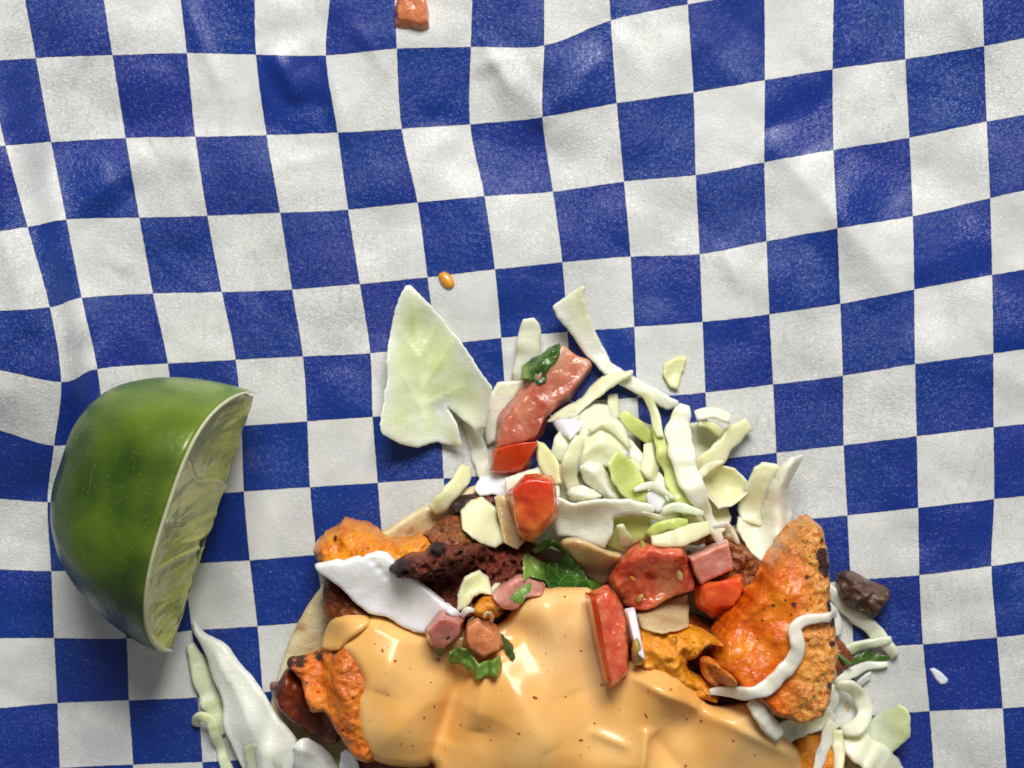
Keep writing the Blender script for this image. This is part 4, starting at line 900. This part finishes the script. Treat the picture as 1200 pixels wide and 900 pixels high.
sauce = slab('creamy_sauce', [(400, 757), (410, 743), (425, 727), (440, 721), (470, 731), (497, 738), (530, 734), (560, 738), (588, 730), (600, 716), (612, 705), (627, 693), (650, 689), (676, 690), (694, 692), (706, 722), (724, 765), (742, 776), (765, 778), (790, 787), (812, 806), (828, 822), (850, 824), (876, 822), (892, 842), (912, 859), (930, 874), (942, 888), (948, 925), (930, 975), (700, 1000), (545, 990), (518, 940), (508, 897), (498, 899), (465, 899), (440, 893), (426, 882), (418, 856), (419, 820), (425, 797), (416, 775)],
     .0052, 'sauce', 'thick glossy orange cream sauce with tiny red flecks poured over the taco', 'sauce', edge=15, dome=.0030, step=3.4, conform=.85, hblur=13, rough=.0003, rscale=70, wob=.7, bumps=SB, lines=SL, embed=.0010, pct=97, minover=.0006)
slab('creamy_sauce', [(374, 762), (378, 742), (388, 727), (405, 719), (425, 718), (436, 728), (420, 742), (408, 752), (398, 762), (384, 764)], .0034, 'sauce', 'small separate lobe of orange sauce tucked under the white cabbage rib', 'sauce', edge=7, dome=.0, step=3, hblur=4)
def flecks():
    spots = [(627, 818, 7, 3, 20), (681, 868, 6, 3, 10), (757, 839, 9, 2.6, 60), (681, 763, 4, 2.5, 0), (608, 860, 5, 3, 40), (448, 763, 5, 3, 70), (463, 775, 4, 2.5, 10), (509, 828, 4, 2, 80), (697, 848, 3.5, 2.4, 0), (663, 817, 3, 2, 30), (505, 800, 3, 2, 0), (540, 850, 3, 2, 20), (822, 845, 4, 2.6, 0), (805, 843, 3, 2, 0), (726, 832, 3, 2, 0), (470, 872, 3, 2, 0), (483, 874, 3.4, 2.2, 0), (860, 868, 4, 2.5, 15), (640, 766, 3, 2, 0), (575, 868, 3.2, 2, 30), (454, 815, 3, 2, 0), (760, 810, 3, 2, 0), (885, 885, 3, 2, 0)]
    for (x, y, l_, w_, ang) in spots:
        c, s = math.cos(math.radians(ang)), math.sin(math.radians(ang))
        ol = [(x + c * l_ * .5 * math.cos(t) - s * w_ * .5 * math.sin(t), y + s * l_ * .5 * math.cos(t) + c * w_ * .5 * math.sin(t)) for t in np.linspace(0, 2 * math.pi, 8, endpoint=False)]
        slab('chili_fleck', ol, .0005, 'chili_fleck', None, parent=sauce, edge=2, step=1.3, wob=.25, embed=.00035, hblur=0, add=False)
flecks()

# ------------------------------------------------------------------ things lying on the sauce and meat
slab('cabbage_rib', [(367, 662), (380, 658), (397, 654), (402, 656), (423, 649), (425, 652), (430, 648), (443, 644), (455, 646), (463, 654), (490, 677), (512, 695), (530, 708), (535, 716), (528, 730), (505, 742), (485, 741), (470, 734), (453, 724), (433, 720), (413, 704), (400, 689), (387, 680), (371, 670)],
     0.0040, 'cab_rib', 'bright white flat cabbage rib slab dipping into the orange sauce', CB, edge=3.5, step=3, rough=.00016, rscale=330, conform=.2, soft=False, tint=.2, hblur=5,
     bumps=[(438, 655, 4, -.0007), (446, 664, 4, -.0007), (455, 673, 4, -.0006)], curl=lambda x, y, d: .0014 * sstep(470, 380, x))
shred([(524, 712, 8, .5), (532, 716, 9, 1), (539, 722, 6)], .0016, 'cab_rib', 'tiny white cabbage chip at the blunt end of the rib slab', tint=.1)
leaf([(537, 695), (541, 684), (546, 676), (554, 673), (562, 671), (570, 679), (575, 690), (576, 696), (563, 694), (555, 699), (548, 711), (538, 715)], .0040, 'cab_cream', 'small cream cabbage crumb on the charred maroon meat', tint=inner(.2, .6), edge=5, soft=False)
leaf([(573, 693), (579, 685), (586, 684), (585, 690), (578, 697)], .0016, 'cab_cream', 'very small cream cabbage speck beside the cream crumb', tint=.3, edge=3, step=2)
shred([(540, 722, 6, .5), (548, 714, 7, 1.5), (556, 716, 5, .5)], .0012, 'cab_white', 'tiny white cabbage curl behind the pale orange tomato bit', tint=.1)
shred([(567, 722, 4, .5), (572, 716, 5, 1.5), (576, 722, 5, 1), (575, 730, 3)], .0010, 'onion_tan', 'tiny translucent onion curl poking out of the sauce', tint=.1)
slab('onion_piece', [(577, 692), (592, 683), (610, 675), (626, 680), (640, 684), (636, 697), (616, 702), (606, 714), (592, 714), (582, 704)], .0040, 'onion_pink', 'pinkish onion sliver under the small cilantro leaf by the maroon meat', 'onion', edge=5, step=3, rough=.0005, rscale=320)
herb([(623, 645), (629, 637), (636, 632), (648, 632), (660, 640), (669, 651), (680, 667), (690, 680), (704, 687), (706, 693), (698, 696), (684, 690), (676, 687), (668, 692), (657, 696), (648, 690), (640, 678), (634, 674), (622, 673), (613, 677), (612, 662), (613, 648), (621, 650), (632, 656), (641, 662), (655, 663), (659, 655), (654, 644), (645, 640), (636, 645), (630, 650)],
     'cilantro', 'dark wet cilantro sprig with a looped leaf lying at the sauce top edge', tint=lambda x, y, d: .9 * sstep(640, 615, x) * sstep(645, 660, y), conform=.75, lift=.0004, curl=lambda x, y, d: .0010 + .0006 * np.sin(x * .22))
herb([(593, 701), (602, 694), (612, 688), (622, 684), (621, 695), (613, 707), (609, 711), (600, 707)], 'cilantro_bright', 'small mid green cilantro leaf on the pinkish onion sliver')
tw = chunk('tomato_wedge', [(696, 698), (712, 692), (722, 700), (731, 722), (735, 756), (733, 786), (715, 797), (707, 760), (701, 725)], [(689, 697), (713, 687), (724, 698), (735, 720), (741, 758), (738, 791), (714, 806), (702, 765), (692, 725)], [.0070, .0076, .0074, .0072, .007, .0064, .0058, .0066, .007],
      'tom_red', 'long red tomato wedge with wet grainy flesh standing in the sauce', TO, levels=5, smooth=34, rough=.0005, rscale=330, tint=.12, embed=.0016)
chunk('skin', [(691, 697), (699, 699), (706, 740), (714, 792), (710, 797), (700, 750)], [(685, 697), (699, 697), (706, 740), (717, 799), (709, 805), (695, 750)], .0056, 'tom_skin', 'orange red tomato skin along the wedge side', parent=tw, levels=3, smooth=2, rough=.0001, embed=.0030, add=False)
chunk('cabbage_chip', [(735, 717), (744, 716), (749, 742), (754, 770), (747, 764), (741, 745)], [(732, 716), (746, 714), (751, 742), (757, 774), (746, 768), (739, 748)], .0050, 'cab_rib', 'narrow bright white cabbage chip beside the red tomato wedge', CB, levels=3, smooth=2, rough=.0001)
slab('tomato_seed', [(742, 752), (746, 746), (751, 752), (755, 766), (755, 779), (747, 782), (741, 776), (740, 764)], .0026, 'seed_olive', 'olive brown tomato seed clinging beside the red tomato wedge', 'seed', edge=6, step=2.2)
chunk('onion_dice', [(502, 736), (517, 721), (540, 728), (538, 742), (521, 757), (507, 753)], [(496, 737), (517, 714), (546, 724), (543, 744), (521, 767), (503, 758)], [.0050, .0056, .0056, .0052, .0046, .0046], 'onion_pink', 'rosy onion dice at the end of the white cabbage rib', 'onion', levels=5, smooth=18, rough=.0004)
chunk('tomato_dice', [(549, 733), (560, 725), (577, 738), (584, 757), (567, 766), (550, 757)], [(545, 727), (560, 718), (582, 734), (592, 760), (567, 778), (541, 758)], [.0058, .0058, .0054, .0050, .0048, .0052], 'tom_pale', 'pale orange tomato dice between rosy onion and curled green leaf', TO, levels=5, smooth=18, rough=.0004, tint=lambda x, y, z: .35 * sstep(745, 725, y))
herb([(506, 762), (516, 753), (528, 742), (532, 750), (524, 762), (515, 772)], 'cilantro_dark', 'blackish green cilantro scrap on the rosy onion dice', rough=.0003, embed=.0002)
herb([(503, 738), (507, 736), (511, 742), (508, 744)], 'cilantro_dark', 'tiny dark herb fleck on top of the rosy onion dice', rough=.0002, step=1.5, wob=.3, edge=2)
herb([(525, 771), (528, 762), (536, 756), (547, 757), (553, 766), (561, 774), (573, 771), (587, 768), (590, 778), (581, 791), (570, 793), (558, 795), (549, 788), (542, 781), (528, 779)], 'cilantro_bright', 'curled bright green cilantro strip cupping the pale orange tomato dice', th=.0012, curl=lambda x, y, d: .0014 + .0008 * np.sin(x * .35), conform=.6, edge=4)
herb([(587, 742), (594, 750), (601, 757), (605, 771), (602, 776), (595, 766), (590, 758)], 'cilantro_dark', 'thin dark green cilantro sliver beside the pale orange tomato dice', lift=.0003)
herb([(609, 446), (612, 437), (613, 427), (622, 421), (634, 416), (645, 407), (656, 401), (656, 414), (652, 425), (640, 438), (638, 450), (630, 452), (622, 447)], 'cilantro', 'folded dark cilantro leaf stuck on the long tomato strip', tint=lambda x, y, d: .7 * sstep(626, 614, x) * sstep(420, 430, y), curl=lambda x, y, d: .0020 * np.exp(-((x - 630) * .7 + (y - 428) * .7) ** 2 / 60.0) + .0006, th=.0009)

# ------------------------------------------------------------------ shreds at the foot of the meat slab
leaf([(905, 844), (920, 839), (940, 834), (957, 832), (974, 834), (984, 846), (974, 857), (955, 861), (935, 864), (917, 868), (908, 858)], .0030, 'cab_white', 'creased bright white cabbage piece at the foot of the meat slab', tint=inner(.05, .4), edge=5, rough=.0009, rscale=330)
shred([(877, 819, 12), (889, 833, 19, .5), (902, 849, 19, .5), (914, 866, 13)], .0024, 'cab_white', 'white cabbage strip between sauce and the foot of the slab', tint=.1)
shred([(981, 850, 15, .5), (970, 866, 14, 1), (960, 884, 12), (952, 905, 8)], .0018, 'cab_white', 'forked white cabbage shred dropping over the orange meat end', tint=.1)
shred([(984, 858, 12), (984, 876, 14), (980, 895, 10), (978, 912, 10)], .0018, 'cab_cream', 'small cream cabbage shred next to the broad curved strip', tint=.3)
shred([(836, 818, 7), (856, 815, 12, .3), (880, 811, 15, .3), (905, 798, 16, .3), (922, 780, 17, .3), (932, 760, 17, .5), (931, 745, 14, .8), (928, 735, 13, 1), (936, 727, 12, 1), (950, 724, 11, .5), (968, 724, 10, .5), (987, 725, 9, .8)], .0022, 'cab_white', 'long wavy white cabbage strand lying across the orange meat slab', tint=.05, stiff=4)

# ------------------------------------------------------------------ lower left leaf and shreds
shred([(223, 755, 9), (231, 775, 19), (242, 805, 22), (254, 838, 20), (262, 860, 18)], .0016, 'cab_pale', 'pale green cabbage strip half hidden behind the big translucent leaf', tint=.35)
shred([(229, 851, 9, .5), (232, 842, 10, 1.5), (240, 838, 11, 2.5), (250, 843, 11, 2), (254, 858, 12, 1), (258, 876, 12), (266, 900, 13), (274, 925, 12)], .0020, 'cab_pale', 'hooked pale cabbage shred beside the big translucent leaf', tint=.3)
slab('cabbage_leaf', [(224, 727), (228, 733), (238, 743), (252, 750), (266, 758), (280, 776), (294, 790), (308, 806), (328, 828), (344, 848), (353, 862), (353, 878), (349, 892), (340, 915), (320, 930), (296, 925), (288, 905), (280, 888), (268, 864), (262, 848), (260, 820), (248, 796), (240, 772), (230, 752), (224, 742)],
     .0018, 'cab_clear', 'big translucent whitish cabbage leaf piece slanting beside the tortilla', CB, edge=5, step=3.6, rough=.0007, rscale=110, conform=.45, tint=.15, curl=lambda x, y, d: .0015 + .004 * sstep(0, 40, d) * .6)
leaf([(284, 880), (300, 872), (320, 884), (334, 900), (324, 925), (292, 920)], .0014, 'cab_pale', 'thin pale green cabbage sliver overlying the big translucent leaf', tint=.5)
leaf([(350, 868), (357, 861), (366, 862), (378, 873), (388, 887), (398, 905), (392, 930), (356, 930), (350, 895)], .0018, 'cab_clear', 'small curved translucent cabbage piece leaning on the big leaf', tint=.15, curl=lambda x, y, d: .002 * sstep(0, 12, d))
leaf([(400, 884), (408, 875), (417, 878), (420, 892), (422, 915), (405, 920), (397, 902)], .0026, 'cab_rib', 'ragged white cabbage bit beneath the dripping sauce lobe', tint=.1, rough=.0008, rscale=400)

# ------------------------------------------------------------------ loose bits on the paper
chunk('tomato_scrap', [(470, -14), (496, -14), (500, 22), (492, 26), (466, 24)], [(466, -18), (499, -18), (503, 32), (495, 35), (461, 33)], [.0030, .0030, .0026, .0026, .0026], 'tom_pale', 'pale orange tomato scrap alone on the paper far from the taco', TO, levels=5, smooth=16, rough=.0006, rscale=220)
slab('tomato_seed', [(513, 324), (516, 319), (522, 318), (529, 323), (533, 331), (531, 337), (525, 339), (518, 335)], .0018, 'seed_orange', 'single orange tomato seed on a white paper square', 'seed', edge=8, step=1.8, wob=.2)
leaf([(1091, 785), (1096, 784), (1104, 789), (1111, 796), (1109, 801), (1103, 802), (1097, 796)], .0016, 'cab_rib', 'tiny white teardrop cabbage crumb on a blue paper square', tint=.05, edge=4, step=1.8, wob=.3)
slab('herb_fleck', [(977, 629), (983, 627), (990, 626), (988, 631), (984, 634)], .0005, 'herb_fleck', 'tiny black herb fleck on a blue square near the meat tip', 'fleck', edge=2, step=1.4, wob=.5)
slab('herb_fleck', [(1070, 597), (1074, 595), (1076, 599), (1074, 603), (1071, 602)], .0005, 'herb_fleck', 'minute dark fleck at a corner where paper squares meet', 'fleck', edge=2, step=1.4, wob=.4)
